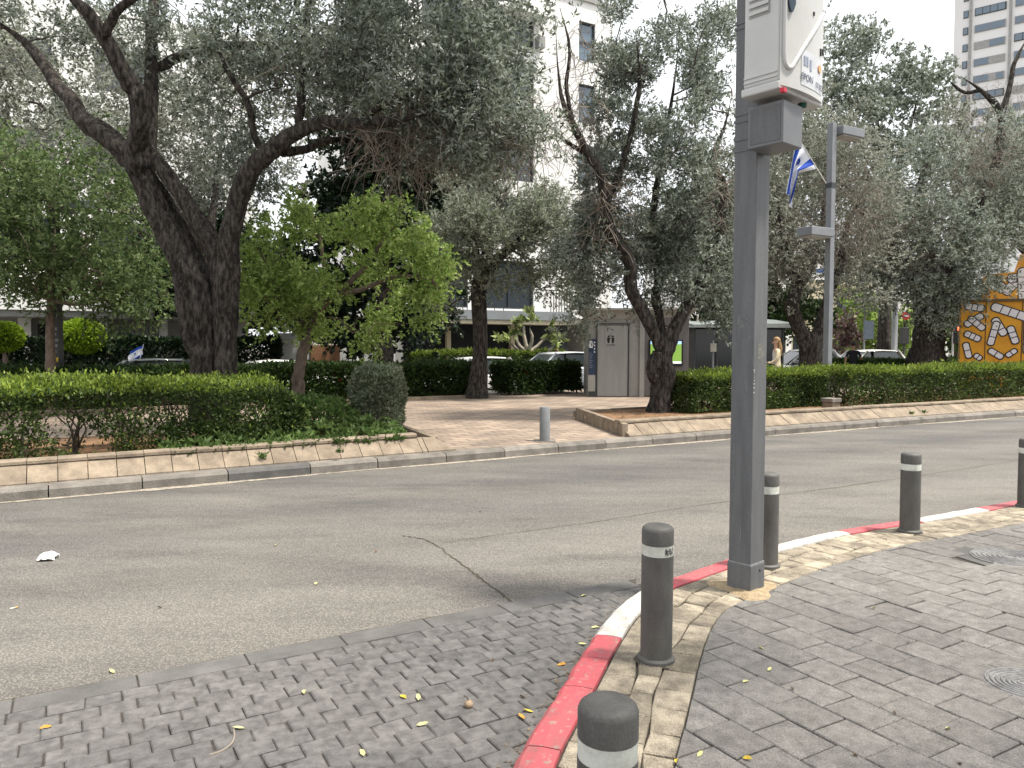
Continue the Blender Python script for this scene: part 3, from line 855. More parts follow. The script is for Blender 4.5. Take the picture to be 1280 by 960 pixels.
# --- high tower far right
M_TOWER = pm('tower_white', (.74, .74, .74), (.68, .68, .68), rough=.8, scale=.05)
TY = 150.0
tw = thing('tower_block', 'high rise white tower block with banded windows far right', 'building', D(1232, 432, TY) * np.array([1, 1, 0]), math.radians(-38))
mpp = TY / FPX
poly = [(-7.4, 2.5), (-6.6, .6), (-5.6, 0), (14, 0), (14, 16), (-7.4, 16)]
hts = 84
MB().prism(poly, 0, hts).build('wall', M_TOWER, tw)
for xx in (-4.2, 2.4, 9.2):
    MB().box(xx - .22, xx + .22, -.35, -.01, 0, hts).build('pier', M_SHUT, tw)
fl = 3.25
for k in range(8, 25):
    z = k * fl
    for x0, x1 in ((-3.5, 1.7), (3.1, 8.5), (9.9, 13.5)):
        odd = (k * 7 + int(x0 * 3)) % 5
        o = MB().box(x0, x1, -.16, -.01, z + .9, z + 2.35).build('window', M_FRAME if odd == 0 else M_SHUT, tw)
        n = 4 if odd in (0, 2) else 2
        for i in range(n):
            a = x0 + .12 + (x1 - x0 - .24) * i / n; b = x0 + .12 + (x1 - x0 - .24) * (i + 1) / n - .12
            if (i + k) % 3 or odd == 0: MB().box(a, b, -.22, -.162, z + 1.02, z + 2.22).build('pane', M_GLASSB, o)
    o = MB().box(-5.45, -4.6, -.16, -.01, z + .9, z + 2.3).build('window', M_FRAME, tw)
    MB().box(-5.35, -4.7, -.2, -.162, z + 1.0, z + 2.2).build('pane', M_GLASSB, o)

# --- pale low buildings across the junction
def far_block(px0, px1, py_top, Y, label, mat, rows, cols_, rz=0.0):
    a = D(px0, 432, Y); w = (px1 - px0) / FPX * Y; h = D(px0, py_top, Y)[2]
    t = thing('far_building', label, 'building', (a[0], Y, 0), rz)
    hol = []
    for r in range(rows):
        for c in range(cols_):
            x0 = w * (c + .22) / cols_; x1 = w * (c + .78) / cols_; z0 = h * (r + .3) / rows; z1 = h * (r + .8) / rows
            hol.append((x0, x1, z0, z1))
    wall_holes(t, 0, w, 0, h, 0, .4, hol, mat)
    MB().box(-.2, w + .2, -.2, 10, h, h + .3).build('roof', M_WALLG, t)
    MB().box(0, .4, .41, 10, 0, h).box(w - .4, w, .41, 10, 0, h).box(.4, w - .4, 9.6, 10, 0, h).build('side_wall', mat, t)
    for k, q in enumerate(hol):
        bwindow(t, *q, .12, mull=2)
        if k % 3 == 1:
            MB().box(q[0] - .3, q[1] + .3, -.9, -.01, q[2] - .25, q[2] - .1).build('balcony', mat, t)
    return t
far_block(985, 1096, 322, 62, 'pale low building with balconies beyond the crossing, behind the white cars', M_WALLC, 3, 4, math.radians(4))
far_block(1100, 1182, 352, 70, 'white low building beyond the crossing beside the traffic signals', M_WALLW, 3, 3, math.radians(-4))
far_block(862, 1000, 250, 58, 'pale block hidden behind the trees at the dark shelter', M_WALLW, 4, 4, math.radians(10))
# billboard strip on the pale building
MB2 = thing('shop_sign', 'white and blue shop sign board on the pale building', 'sign', D(1035, 345, 61.0))
MB().box(-1.3, 1.3, -.1, .1, -.3, 1.0).build('board', M_WALLW, MB2)
MB().box(-1.2, 1.2, -.13, -.105, .25, .55).build('blue_band', pm('sign_blue', (.05, .12, .4)), MB2)

# ================================================================== NEAR STREET FURNITURE
def bollard(loc, label, h=.66, r=.074, scuff=False):
    t = thing('bollard', label, 'bollard', loc, random.uniform(0, 6), 'grey bollards with white bands on the footway')
    MB().lathe([(r + .014, .001), (r + .014, .018), (r + .006, .026), (r, .028), (r, h - .136)], 32).build('post', M_BOLL, t, smooth=True).data.shade_flat()
    MB().lathe([(r - .001, h - .1355), (r - .001, h - .086)], 32).build('reflective_band', M_REFL, t)
    MB().lathe([(r, h - .0855), (r, h - .022), (r - .004, h - .010), (r - .014, h - .002), (r - .03, h), (r - .06, h + .001)], 32).build('cap', M_BOLL, t)
    t.rotation_euler = (random.uniform(-.012, .012), random.uniform(-.012, .012), t.rotation_euler.z)
    V = [(0, 0, .0035)]
    for i in range(30):
        an = 2 * math.pi * i / 30; rg = r + .026 + .006 * math.sin(an * 3 + h * 90) + random.uniform(-.003, .003); V.append((rg * math.cos(an), rg * math.sin(an), .0025))
    mesh_obj('base_grime', V, [(0, 1 + i, 1 + (i + 1) % 30) for i in range(30)], M_SAND, t)
    for o in t.children:
        for p in o.data.polygons: p.use_smooth = len(p.vertices) == 4
        m = o.modifiers.new('edge', 'EDGE_SPLIT'); m.split_angle = math.radians(40)
    return t
bl_ = [(G(820, 825, SWZ), 'grey bollard with scuffed white band nearest in front of the tall post', .645),
       (np.array([.228, 1.80, SWZ]), 'grey bollard at the bottom edge of the picture, its top and white band showing', .622),
       (G(958, 708, SWZ), 'grey bollard half hidden behind the tall steel post', .635),
       (G(1137, 665, SWZ), 'grey bollard to the right of the tall post by the red kerb stone', .635),
       (G(1283, 634, SWZ), 'grey bollard cut by the right edge of the picture', .635)]
for p, lb, h in bl_:
    o = bollard(p, lb, h)
    if 'scuffed' in lb: scuffed = o
# scuff on the band of the nearest one, a dark smear facing the street
mb = MB(); V = []; F = []
for i in range(9):
    an = -1.28 + i * .09 - scuffed.rotation_euler.z
    lo_, hi_ = .521 + .007 * math.sin(i * 2.2), .546 + .006 * math.sin(i * 1.7 + 1)
    V += [(.0748 * math.cos(an), .0748 * math.sin(an), lo_), (.0748 * math.cos(an), .0748 * math.sin(an), hi_)]
    if i: F.append((2 * i - 2, 2 * i, 2 * i + 1, 2 * i - 1))
mesh_obj('scuff_mark', V, F, pm('rubber_scuff', (.06, .06, .06), (.3, .3, .28), scale=60, lo=.4, hi=.5), scuffed)

# plain bollard on the median
p = G(681, 551, .13)
mbl = thing('bollard', 'plain light grey bollard on the median edge across the road', 'bollard', p)
MB().lathe([(.078, .001), (.078, .50), (.072, .508)], 28).build('post', M_MBOLL, mbl, smooth=False)
for q in mbl.children[0].data.polygons: q.use_smooth = len(q.vertices) == 4
mbl.children[0].modifiers.new('edge', 'EDGE_SPLIT').split_angle = math.radians(40)
MB().box(-.16, .16, -.14, .16, .0, .006).build('footing', M_KERBG, mbl)

# --- tall steel post with cabinet
PC = np.array([1.425, 4.57]); PROT = math.radians(42)
post = thing('utility_post', 'tall square grey steel post standing on the footway corner', 'post', (PC[0], PC[1], SWZ), PROT)
h_ = .0745
MB().box(-h_, h_, -h_, h_, .17, 6.4).build('shaft', M_POST, post, bevel=.006)
MB().box(-h_ - .006, h_ + .006, -h_ - .006, h_ + .006, 0, .168).build('base_sleeve', M_POST, post, bevel=.006)
MB().box(-h_ - .003, h_ + .003, -h_ - .003, h_ + .003, .1685, .175).build('weld_seam', pm('weld', (.3, .3, .3), scale=40), post)
MB().lathe([(.006, 0), (.006, .004)], 10).rot(Matrix.Translation((.02, -h_ - .006, .125)) @ Matrix.Rotation(math.radians(90), 4, 'X')).build('bolt_hole', M_BLACK, post)
for z in (2.62, 2.685, 2.79, 2.83, 3.33, 3.36):
    b = MB().box(-h_ - .004, h_ + .004, -h_ - .004, h_ + .004, z, z + .018).build('strap', M_POST, post)
# remains of tape on the lit face
V = []
for i in range(22):
    an = 2 * math.pi * i / 22; r = 1 + random.uniform(-.25, .2)
    V.append((.004 + .042 * r * math.cos(an), -h_ - .0008, 1.44 + .055 * r * math.sin(an)))
mesh_obj('tape_residue', V, [list(range(22))[::-1]], pm('old_tape', (.19, .19, .155), (.135, .138, .132), scale=45, lo=.45, hi=.55), post)
mb = MB()
for i in range(7):
    z = 1.2 + i * .022 + random.uniform(0, .01)
    mb.box(-h_ + .0 + random.uniform(0, .01), -h_ + .012, -h_ - .0012, -h_ - .0002, z, z + .006)
stuff(mb.build('paint_chips', pm('chip_white', (.6, .6, .58)), post))
rs = random.Random(5)
for k in range(14):
    z = rs.uniform(.25, 2.3); x = rs.uniform(-.06, .055); ln = rs.uniform(.02, .09)
    side = k % 2
    m_ = MB()
    if side: m_.box(x, x + .0016, -h_ - .0007, -h_ - .0001, z, z + ln)
    else: m_.box(-h_ - .0007, -h_ - .0001, x, x + .0018, z, z + ln)
    m_.build('scratch', pm('bare_scratch', (.27, .275, .28)), post)
MB().box(-h_ - .0009, -h_ - .0001, -.03, .035, 1.58, 1.66).build('sticker_trace', pm('sticker_trace_grey', (.17, .172, .17), (.12, .124, .13), scale=60, lo=.45, hi=.55), post)
# sand and mortar heaped round its foot
mb = MB(); V = [(0, 0, .035)]; F = []
for i in range(26):
    an = 2 * math.pi * i / 26; r = .19 + .045 * math.sin(an * 3) + random.uniform(-.012, .012)
    V.append((r * math.cos(an), r * math.sin(an), .0015))
for i in range(26): F.append((0, 1 + i, 1 + (i + 1) % 26))
sand = mesh_obj('sand_heap', V, F, pm('heap_sand', (.44, .345, .22), (.28, .21, .13), rough=.95, scale=30, bump=.8, bscale=80, fine=.2), None)
sand.location = (PC[0], PC[1], SWZ); stuff(sand)
tag(sand, 'spilled yellow sand round the foot of the tall post', 'sand')

# white equipment cabinet, local x along its front, y towards the back
cabz = 2.93
cb = thing('equipment_cabinet', 'white equipment cabinet mounted high on the steel post', 'cabinet', (PC[0], PC[1], cabz), PROT)
x0, x1, y0, y1 = -.265, .215, -.36, -.095
hc = .86
MB().box(x0, x1, y0 + .05, y1, .045, hc).build('body', M_CAB, cb, bevel=.012)
MB().box(x0 - .012, x1 + .012, y0 + .045, y1 + .008, 0, .044).build('bottom_tray', M_CAB, cb, bevel=.008)
# bulging door
V = []; F = []; nx = 14
for k in range(nx + 1):
    f = k / nx; x = x0 + (x1 - x0) * f; yy = y0 + .045 - .028 * math.sin(math.pi * min(1, max(0, f))) ** .7
    V += [(x, yy, .02), (x, yy, hc - .01), (x, y0 + .049, .02), (x, y0 + .049, hc - .01)]
    if k:
        a = 4 * (k - 1); b = 4 * k
        F += [(a, b, b + 1, a + 1), (a + 1, b + 1, b + 3, a + 3), (a, a + 2, b + 2, b)]
F += [(0, 1, 3, 2), (4 * nx, 4 * nx + 2, 4 * nx + 3, 4 * nx + 1)]
dr = mesh_obj('door', V, F, M_CAB, cb)
for q in dr.data.polygons: q.use_smooth = True
dr.modifiers.new('edge', 'EDGE_SPLIT').split_angle = math.radians(35)
def dface(f): return y0 + .045 - .028 * math.sin(math.pi * min(1, max(0, f))) ** .7
def door_pt(f, z, out=.003): return (x0 + (x1 - x0) * f, dface(f) - out, z)
# raised check-shaped rib
rp_ = [door_pt(.045, .86), door_pt(.045, .5), door_pt(.05, .19), door_pt(.09, .125), door_pt(.17, .125), door_pt(.26, .175), door_pt(.45, .28), door_pt(.7, .40), door_pt(.97, .53)]
MB().tube(crom(rp_, 50), .012, 8).build('rib', M_CAB, dr, smooth=True)
# dark handle plate
V = [door_pt(.07, .80, .004), door_pt(.2, .80, .004), door_pt(.2, .46, .004), door_pt(.155, .415, .004), door_pt(.12, .415, .004), door_pt(.07, .47, .004)]
V2_ = [(v[0], v[1] - .01, v[2]) for v in V]
mesh_obj('handle', V + V2_, [list(range(6, 12))[::-1]] + [(i, (i + 1) % 6, 6 + (i + 1) % 6, 6 + i) for i in range(6)], pm('handle_blue_grey', (.05, .075, .11), rough=.4), dr)
# notice plate with its marks
V = []; F = []
for k in range(9):
    f = .37 + .58 * k / 8
    V += [door_pt(f, .055, .002), door_pt(f, .25, .002)]
    if k: F.append((2 * k - 2, 2 * k, 2 * k + 1, 2 * k - 1))
nt_ = mesh_obj('notice_plate', V, F, pm('notice_white', (.68, .70, .74), rough=.35), cb)
M_INK = pm('notice_ink', (.16, .18, .24)); M_INKL = pm('notice_pale_ink', (.42, .47, .58))
slope = math.atan2(dface(.6) - dface(.4), (x1 - x0) * .2)
text_obj('lettering', 'EPON', .052, M_INK, nt_, door_pt(.5, .085, .0045), (math.radians(90), 0, math.atan2(dface(.56) - dface(.44), (x1 - x0) * .12)))
text_obj('lettering', 'סרום', .05, M_INK, nt_, door_pt(.82, .075, .0065), (math.radians(90), 0, math.atan2(dface(.88) - dface(.76), (x1 - x0) * .12)))
mb = MB()
for i in range(3): mb.box(.42 * .48 + x0 + i * .018, .42 * .48 + x0 + i * .018 + .013, dface(.46) - .005, dface(.46) - .003, .165, .215)
mb.box(x0 + .27, x0 + .29, dface(.56) - .005, dface(.56) - .0032, .15, .21)
mb.build('emblem', M_INKL, nt_)
MB().lathe([(.022, 0), (.022, .003)], 20).rot(Matrix.Translation(door_pt(.83, .19, .004)) @ Matrix.Rotation(math.atan2(dface(.88) - dface(.78), (x1 - x0) * .1), 4, 'Z') @ Matrix.Rotation(math.radians(90), 4, 'X')).build('round_emblem', pm('emblem_orange', (.62, .3, .2), (.6, .42, .2), scale=40), nt_)
for f, z, hh in ((.87, .27, .04), (.955, .285, .035), (.64, .46, .02)):
    a = door_pt(f, z, .002); MB().box(a[0] - .006, a[0] + .006, a[1] - .004, a[1] + .001, z, z + hh).build('latch', M_BLACK, dr)
# louvre on the side
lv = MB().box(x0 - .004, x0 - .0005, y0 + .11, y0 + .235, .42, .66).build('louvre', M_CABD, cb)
for i in range(6): MB().box(x0 - .012, x0 - .0042, y0 + .115, y0 + .23, .432 + i * .039, .452 + i * .039).build('louvre_blade', M_CAB, lv)
for z in (.07, .095): MB().box(x0 - .006, x0 - .0005, y0 + .06, y1 - .005, z, z + .010).build('side_rib', M_CAB, cb)
MB().box(-.265, -.235, y0 + .02, y0 + .045, -.02, .002).build('warning_tab', pm('tab_red', (.6, .03, .06), rough=.4), cb)
MB().lathe([(.024, -.02), (.024, 0)], 16, (.07, y0 + .09)).build('cable_gland', pm('gland_green', (.02, .09, .06)), cb)
MB().box(-.09, .09, -.094, -.076, .1, .16).box(-.09, .09, -.094, -.076, .5, .56).build('bracket', M_BLACK, cb)
# grey junction box under it
jb = thing('junction_box', 'grey metal junction box strapped to the post below the white cabinet', 'junction box', (PC[0], PC[1], 2.66), PROT)
MB().box(-.195, .02, -.30, -.085, 0, .235).build('housing', pm('box_grey', (.15, .155, .165), (.13, .135, .145), rough=.4, spec=.5), jb, bevel=.006)
MB().box(-.198, -.1955, -.285, -.10, .02, .215).build('cover', M_POST, jb)
MB().box(-.05, .05, -.0845, -.0755, .04, .07).box(-.05, .05, -.0845, -.0755, .16, .19).build('bracket', M_BLACK, jb)

# --- manhole covers set in the footway
def manhole(c, r, label, rot, square):
    t = thing('manhole_cover', label, 'manhole cover', (c[0], c[1], SWZ), rot, 'manhole covers in the footway')
    m_i = pm('worn_iron', (.30, .295, .29), (.17, .165, .16), rough=.5, scale=30, metal=.3)
    if square: MB().box(-r * 1.3, r * 1.3, -r * 1.3, r * 1.3, -.03, -.005).build('surround', M_STRIP, t)
    MB().lathe([(r, -.03), (r, .002), (r - .006, .004)], 48).build('plate', m_i, t)
    for k in range(7):
        rr = r * (.93 - k * .125)
        if rr < .02: break
        an = np.linspace(0, 2 * math.pi, 49)
        MB().tube([(rr * math.cos(q), rr * math.sin(q), .005) for q in an], .006, 6).build('ring', m_i, t)
manhole(man_holes[0][0], .24, 'worn ring patterned manhole cover by the right edge, farther from the camera', .3, True)
manhole(man_holes[1][0], .165, 'shiny ring patterned manhole cover at the right edge, nearer the camera', .4, True)

# --- litter
def litter_leaf(px, py, z, size, mat, name='fallen_leaf', label='', group=None, long=1.0):
    p = G(px, py, z); rng = random.Random(px * 7 + py)
    L = size * long; w = size * .2
    V = [(-L / 2, 0, .004), (-L * .2, w, .007 + rng.uniform(0, .006)), (L * .2, w * .85, .008 + rng.uniform(0, .008)), (L / 2, 0, .004 + rng.uniform(0, .01)), (L * .2, -w * .85, .008), (-L * .2, -w, .006), (0, 0, .003)]
    F = [(6, 0, 1), (6, 1, 2), (6, 2, 3), (6, 3, 4), (6, 4, 5), (6, 5, 0)]
    o = mesh_obj(name, V + [(v[0], v[1], v[2] - .0008) for v in V], F + [tuple(i + 7 for i in f)[::-1] for f in F], mat)
    o.location = tuple(p); o.rotation_euler = (0, 0, rng.uniform(0, 6.28))
    tag(o, label, 'leaf', group); return o
Y_, O_, P_, B_ = M_LITTER
for x, y, m in ((660, 890, Y_), (652, 897, O_), (504, 872, Y_), (523, 873, P_), (528, 907, P_), (702, 832, O_), (728, 806, P_), (730, 745, P_), (653, 872, B_), (298, 911, P_), (57, 911, O_), (453, 942, P_), (380, 866, P_), (744, 785, P_), (616, 826, B_)):
    litter_leaf(x, y, .014, .05 if m is not B_ else .026, m, label={0: 'yellow fallen leaf on the dark cobbles', 1: 'orange fallen leaf on the dark cobbles', 2: 'pale green fallen leaf on the dark cobbles', 3: 'small brown fallen leaf on the dark cobbles'}[M_LITTER.index(m)], group='fallen leaves on the cobbles')
for x, y, m in ((934, 950, Y_), (845, 953, Y_), (951, 811, P_), (1092, 761, P_), (962, 838, P_), (932, 853, P_), (1255, 767, B_), (1201, 788, B_), (1136, 804, B_), (990, 862, B_), (1118, 892, B_), (1185, 912, P_), (1200, 956, B_), (1068, 945, B_), (875, 945, P_), (1040, 730, B_), (1245, 840, B_)):
    litter_leaf(x, y, SWZ + .001, .034 if m is not B_ else .026, m, label={0: 'yellow fallen leaf on the grey pavers', 2: 'pale fallen leaf on the grey pavers', 3: 'small brown fallen leaf on the grey pavers'}[M_LITTER.index(m)], group='fallen leaves on the footway')
for x, y, m in ((140, 840, P_), (395, 730, P_), (600, 640, B_), (200, 760, B_), (470, 690, B_), (345, 682, P_)):
    litter_leaf(x, y, .002, .05 if m is P_ else .03, m, label='pale fallen leaf on the asphalt' if m is P_ else 'small brown fallen leaf on the asphalt', group='fallen leaves on the road')
# crumpled paper, cigarette end, gum nut, curled twig
rng = np.random.default_rng(3)
p = G(61, 699, 0)
pp = []; F = []
for i in range(7):
    for j in range(7):
        x, y = (i / 6 - .5) * .10 * (1 + .2 * math.sin(j)), (j / 6 - .5) * .13
        r = math.hypot(x / .065, y / .08)
        pp.append((x + rng.normal(0, .006), y + rng.normal(0, .006), max(.003, .05 * max(0, 1 - r * r * .7) + rng.normal(0, .008))))
        if i and j: F.append(((i - 1) * 7 + j - 1, i * 7 + j - 1, i * 7 + j, (i - 1) * 7 + j))
o = mesh_obj('crumpled_paper', pp, F, pm('white_paper', (.8, .8, .8), (.7, .7, .7), rough=.7)); o.location = tuple(p)
o.modifiers.new('thickness', 'SOLIDIFY').thickness = .002
tag(o, 'crumpled white paper tissue lying on the road', 'litter')
p = G(17, 761, 0)
cg = thing('cigarette_end', 'short cigarette end lying on the road at the left edge', 'litter', (p[0], p[1], .005), .9)
MB().tube([(-.02, 0, 0), (.008, 0, 0)], .0042, 8).build('paper', pm('cig_white', (.7, .66, .55)), cg)
MB().tube([(.0085, 0, 0), (.022, 0, 0)], .0044, 8).build('filter', pm('cig_filter', (.6, .42, .15)), cg)
p = G(586, 885, .014)
nut = thing('seed_pod', 'small round brown seed pod on the dark cobbles', 'seed pod', p)
MB().lathe([(.002, .0), (.012, .002), (.019, .012), (.019, .02), (.012, .031), (.004, .034)], 14).build('pod', pm('pod_brown', (.36, .27, .18), (.22, .16, .1), scale=90), nut, smooth=True)
MB().tube([(0, 0, .032), (-.008, .004, .045), (-.02, .012, .048)], .003, 6).build('stem', M_TWIG, nut)
tp = [G(292, 912, .02), G(293, 920, .02), G(289, 930, .019), G(276, 939, .018), G(262, 944, .017)]
o = MB().tube(crom(np.array(tp), 16), .004, 6).build('twig', M_DEAD, None, smooth=True)
tag(o, 'curled dry twig lying on the dark cobbles', 'twig')

# ================================================================== MEDIAN FURNITURE
# public toilet
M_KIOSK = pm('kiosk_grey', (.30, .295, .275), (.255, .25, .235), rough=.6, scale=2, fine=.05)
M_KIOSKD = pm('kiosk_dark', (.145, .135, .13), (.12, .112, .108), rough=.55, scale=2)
p = G(735, 496, .13)
tk = thing('toilet_kiosk', 'grey public toilet kiosk with flat overhanging roof behind the forked olive', 'kiosk', p, math.radians(-2))
k1 = 20.8 / FPX
def kx(px): return (px - 735) * k1
def kz(py): return (496 - py) * k1
Wk = kx(862); Hk = kz(392)
MB().box(0, kx(804), .10, 2.0, 0, Hk).build('front_wall', M_KIOSK, tk, bevel=.02)
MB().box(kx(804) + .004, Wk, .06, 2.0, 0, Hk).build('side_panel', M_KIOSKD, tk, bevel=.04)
# flared roof
V = []; F = []
prof = [(-.0, 2.16), (-.02, 2.24), (-.07, 2.32), (-.16, 2.38), (-.2, 2.40), (-.2, 2.45)]
for o_, z_ in prof:
    e = -o_
    V += [(0 - e, .07 - e, z_), (Wk + e, .07 - e, z_), (Wk + e, 2.05 + e, z_), (0 - e, 2.05 + e, z_)]
for i in range(len(prof) - 1):
    for q in range(4): F.append((4 * i + q, 4 * i + (q + 1) % 4, 4 * i + 4 + (q + 1) % 4, 4 * i + 4 + q))
F += [(0, 3, 2, 1), tuple(4 * (len(prof) - 1) + q for q in range(4))]
mesh_obj('roof', V, F, M_KIOSK, tk)
MB().box(kx(800), kx(806), .03, .06, 0, 2.16).build('trim', M_KIOSK, tk)
dk = MB().box(kx(747), kx(785), .06, .098, .02, kz(406)).build('door', pm('door_grey', (.285, .285, .27), (.24, .24, .23), rough=.5, scale=3, stretch=(3, 3, .4)), tk)
MB().box(kx(745.3), kx(746.7), .05, .099, 0, kz(404)).box(kx(785.3), kx(786.8), .05, .099, 0, kz(404)).box(kx(745.3), kx(786.8), .05, .099, kz(404), kz(403)).build('door_frame', M_FRAME, tk)
# people pictogram on the door
pic = MB().box(kx(757), kx(770), .052, .059, kz(431), kz(416)).build('pictogram_plate', pm('plate_grey', (.32, .32, .305)), dk)
def figure(root, x, z, s, mat, y=.047):
    m = MB()
    m.prism_y([(x + .045 * s * math.cos(a), z + .30 * s + .045 * s * math.sin(a)) for a in np.linspace(0, 5.8, 9)], y - .002, y)
    m.prism_y([(x - .07 * s, z + .24 * s), (x - .05 * s, z + .1 * s), (x - .04 * s, z), (x + .04 * s, z), (x + .05 * s, z + .1 * s), (x + .07 * s, z + .24 * s)][::-1], y - .002, y)
    return m.build('figure', mat, root)
for dx in (-.06, .06): figure(pic, kx(763.5) + dx, kz(428), .62, M_BLACK)
mb = MB().tube([(kx(761), .049, kz(421)), (kx(763), .049, kz(417.5)), (kx(765), .049, kz(421))], .006, 5); mb.build('roof_mark', M_BLACK, pic)
MB().box(kx(758), kx(769), .047, .0515, kz(430.6), kz(429.9)).build('caption_line', M_BLACK, pic)
# blue information column
ip = MB().box(kx(735.5), kx(744.5), .0, .09, kz(468), kz(423)).build('information_panel', pm('panel_navy', (.03, .045, .085), rough=.35), tk)
MB().box(kx(735), kx(744), -.01, .095, kz(489), kz(468.3)).build('panel_base', M_KIOSK, tk)
MB().box(kx(736), kx(745), .0, .095, 0, kz(489.3)).build('plinth', M_FRAME, tk)
Mwm = pm('panel_white', (.75, .77, .8))
for dx in (0, .045): figure(ip, kx(737.4) + dx, kz(434), .55, Mwm, y=-.002)
for i in range(4): MB().box(kx(742.2), kx(743.6), -.005, -.001, kz(428 + i * 4), kz(426.3 + i * 4)).build('symbol', Mwm, ip)
for i in range(9): MB().box(kx(736.2), kx(739 + (i * 5) % 3), -.004, -.001, kz(441 + i * 2.3), kz(440.5 + i * 2.3)).build('text_line', pm('panel_text', (.3, .34, .42)), ip)
# TOILET sign and lit screen
sg = MB().box(kx(810), kx(838), .03, .055, kz(414), kz(406)).build('name_sign', M_BLACK, tk)
text_obj('lettering', 'TOILET', .125, Mwm, sg, (kx(816.5), .027, kz(412)), (math.radians(90), 0, 0), 'LEFT')
sc = MB().box(kx(811), kx(854), .0, .055, kz(457), kz(424)).build('screen_frame', M_BLACK, tk, bevel=.01)
MB().box(kx(813.3), kx(852), -.006, -.001, kz(451), kz(429.5)).build('screen', emitm('screen_green', (.20, .36, .06), .4), sc)
MB().box(kx(813.3), kx(852), -.006, -.001, kz(429.4), kz(425.6)).build('screen_header', emitm('screen_blue', (.34, .55, .78), .6), sc)
MB().box(kx(813.3), kx(852), -.006, -.001, kz(453.7), kz(451.1)).build('screen_footer', emitm('screen_white', (.75, .8, .78), .6), sc)

# dark shelter booth behind the right hedge
bx_, by_ = D(868, 432, 27.0)[0], 27.0
sh = thing('shelter_booth', 'dark glazed booth with pale roof behind the right hedge', 'booth', (bx_, by_, .125), math.radians(8))
Wb = (985 - 868) / FPX * 27.0
for i in range(4):
    a, b = Wb * i / 4, Wb * (i + 1) / 4
    MB().box(a + .03, b - .03, 0, .04, .05, 2.0).build('dark_panel', glassm('booth_glass', (.012, .016, .018), .2), sh)
    MB().box(a - .03, a + .03, -.04, .06, 0, 2.05).build('mullion', M_FRAME, sh)
MB().box(Wb - .03, Wb + .03, -.04, .06, 0, 2.05).build('mullion', M_FRAME, sh)
MB().box(-.02, .04, .07, 2.2, 0, 2.05).box(Wb - .02, Wb + .04, .07, 2.2, 0, 2.05).box(.05, Wb - .03, 2.15, 2.2, 0, 2.05).build('side_wall', M_DARKPOST, sh)
V = [(-.2, -.4, 2.06), (Wb + .3, -.4, 2.06), (Wb + .3, 2.4, 2.06), (-.2, 2.4, 2.06), (-.2, -.4, 2.16), (Wb + .3, -.4, 2.22), (Wb + .1, 1.2, 2.42), (0, 1.2, 2.32), (Wb + .3, 2.4, 2.22), (-.2, 2.4, 2.16)]
mesh_obj('roof', V, [(3, 2, 1, 0), (0, 1, 5, 4), (4, 5, 6, 7), (7, 6, 8, 9), (2, 3, 9, 8), (1, 2, 8, 6, 5), (3, 0, 4, 7, 9)], pm('roof_grey', (.27, .30, .29), rough=.5), sh)
MB().box(Wb * .62, Wb, -.06, -.04, 0, 0.9).build('counter', M_DARKPOST, sh)
np_ = thing('notice_post', 'thin post with small pale plate before the dark booth', 'sign', D(891, 465, 25.5) * np.array([1, 1, 0]) + np.array([0, 0, .125]))
MB().tube([(0, 0, 0), (0, 0, 1.6)], .03, 8).build('post', M_LAMP, np_)
MB().box(-.1, .1, -.05, -.03, 1.22, 1.5).build('plate', pm('plate_pale', (.35, .35, .3)), np_)

# --- lamp posts
def lamp_head(t, z, d, ln=.78, w=.42):
    """flat box luminaire on a short arm; d = +1 / -1 side"""
    a = MB().box(min(.08 * d, .3 * d), max(.08 * d, .3 * d), -.05, .05, z + .02, z + .12).build('arm', M_LAMP, t)
    x0, x1 = sorted((.12 * d, (.12 + ln) * d))
    hd = MB().box(x0, x1, -w / 2, w / 2, z, z + .2).build('lamp_head', M_LAMP, t, bevel=.015)
    MB().box(x0 + .05, x1 - .05, -w / 2 + .04, w / 2 - .04, z - .022, z - .001).build('diffuser', pm('diffuser', (.5, .5, .48), rough=.3), hd)
lp = thing('street_lamp', 'grey square lamp post with two lamp heads behind the right hedge', 'street lamp', D(1034.5, 432, 18.0) * np.array([1, 1, 0]) + np.array([0, 0, .2]), math.radians(30))
zt = D(1040, 163, 18.0)[2] - .2
MB().box(-.075, .075, -.075, .075, 0, zt + .16).build('post', M_LAMP, lp, bevel=.01)
lamp_head(lp, zt - .1, 1); lamp_head(lp, D(1015, 298, 18.0)[2] - .2, -1)
MB().box(-.085, .085, -.085, .085, D(1040, 235, 18)[2] - .2, D(1040, 229, 18)[2] - .2).build('collar', M_FRAME, lp)
lp2 = thing('street_lamp', 'thin dark lamp post with side box standing left of the toilet kiosk', 'street lamp', D(734, 432, 23.0) * np.array([1, 1, 0]) + np.array([0, 0, .125]))
MB().tube([(0, 0, 0), (0, 0, 7.2)], [.09, .075], 12).build('post', M_DARKPOST, lp2, smooth=True)
MB().box(.08, .42, -.1, .1, D(745, 364, 23)[2] - .125, D(745, 352, 23)[2] - .125).build('side_box', M_FRAME, lp2)
lamp_head(lp2, 7.0, 1)
lp3 = thing('street_lamp', 'dark lamp post with stickers and yellow tag behind the left hedge', 'street lamp', D(72, 432, 16.5) * np.array([1, 1, 0]) + np.array([0, 0, .125]))
MB().box(-.085, .085, -.085, .085, 0, 4.5).build('post', M_DARKPOST, lp3, bevel=.01)
lamp_head(lp3, 4.3, 1)
MB().box(-.06, .06, -.092, -.087, D(72, 452, 16.5)[2] - .125, D(72, 447, 16.5)[2] - .125).build('yellow_tag', pm('tag_yellow', (.7, .55, .05)), lp3)
for i in range(5):
    z = D(72, 441 - i * 7, 16.5)[2] - .125; MB().box(-.05 - .01 * (i % 2), .03 + .02 * (i % 3), -.091, -.0865, z, z + .06).build('sticker', pm('sticker_grey', (.3, .31, .33), (.1, .1, .11), scale=30), lp3)
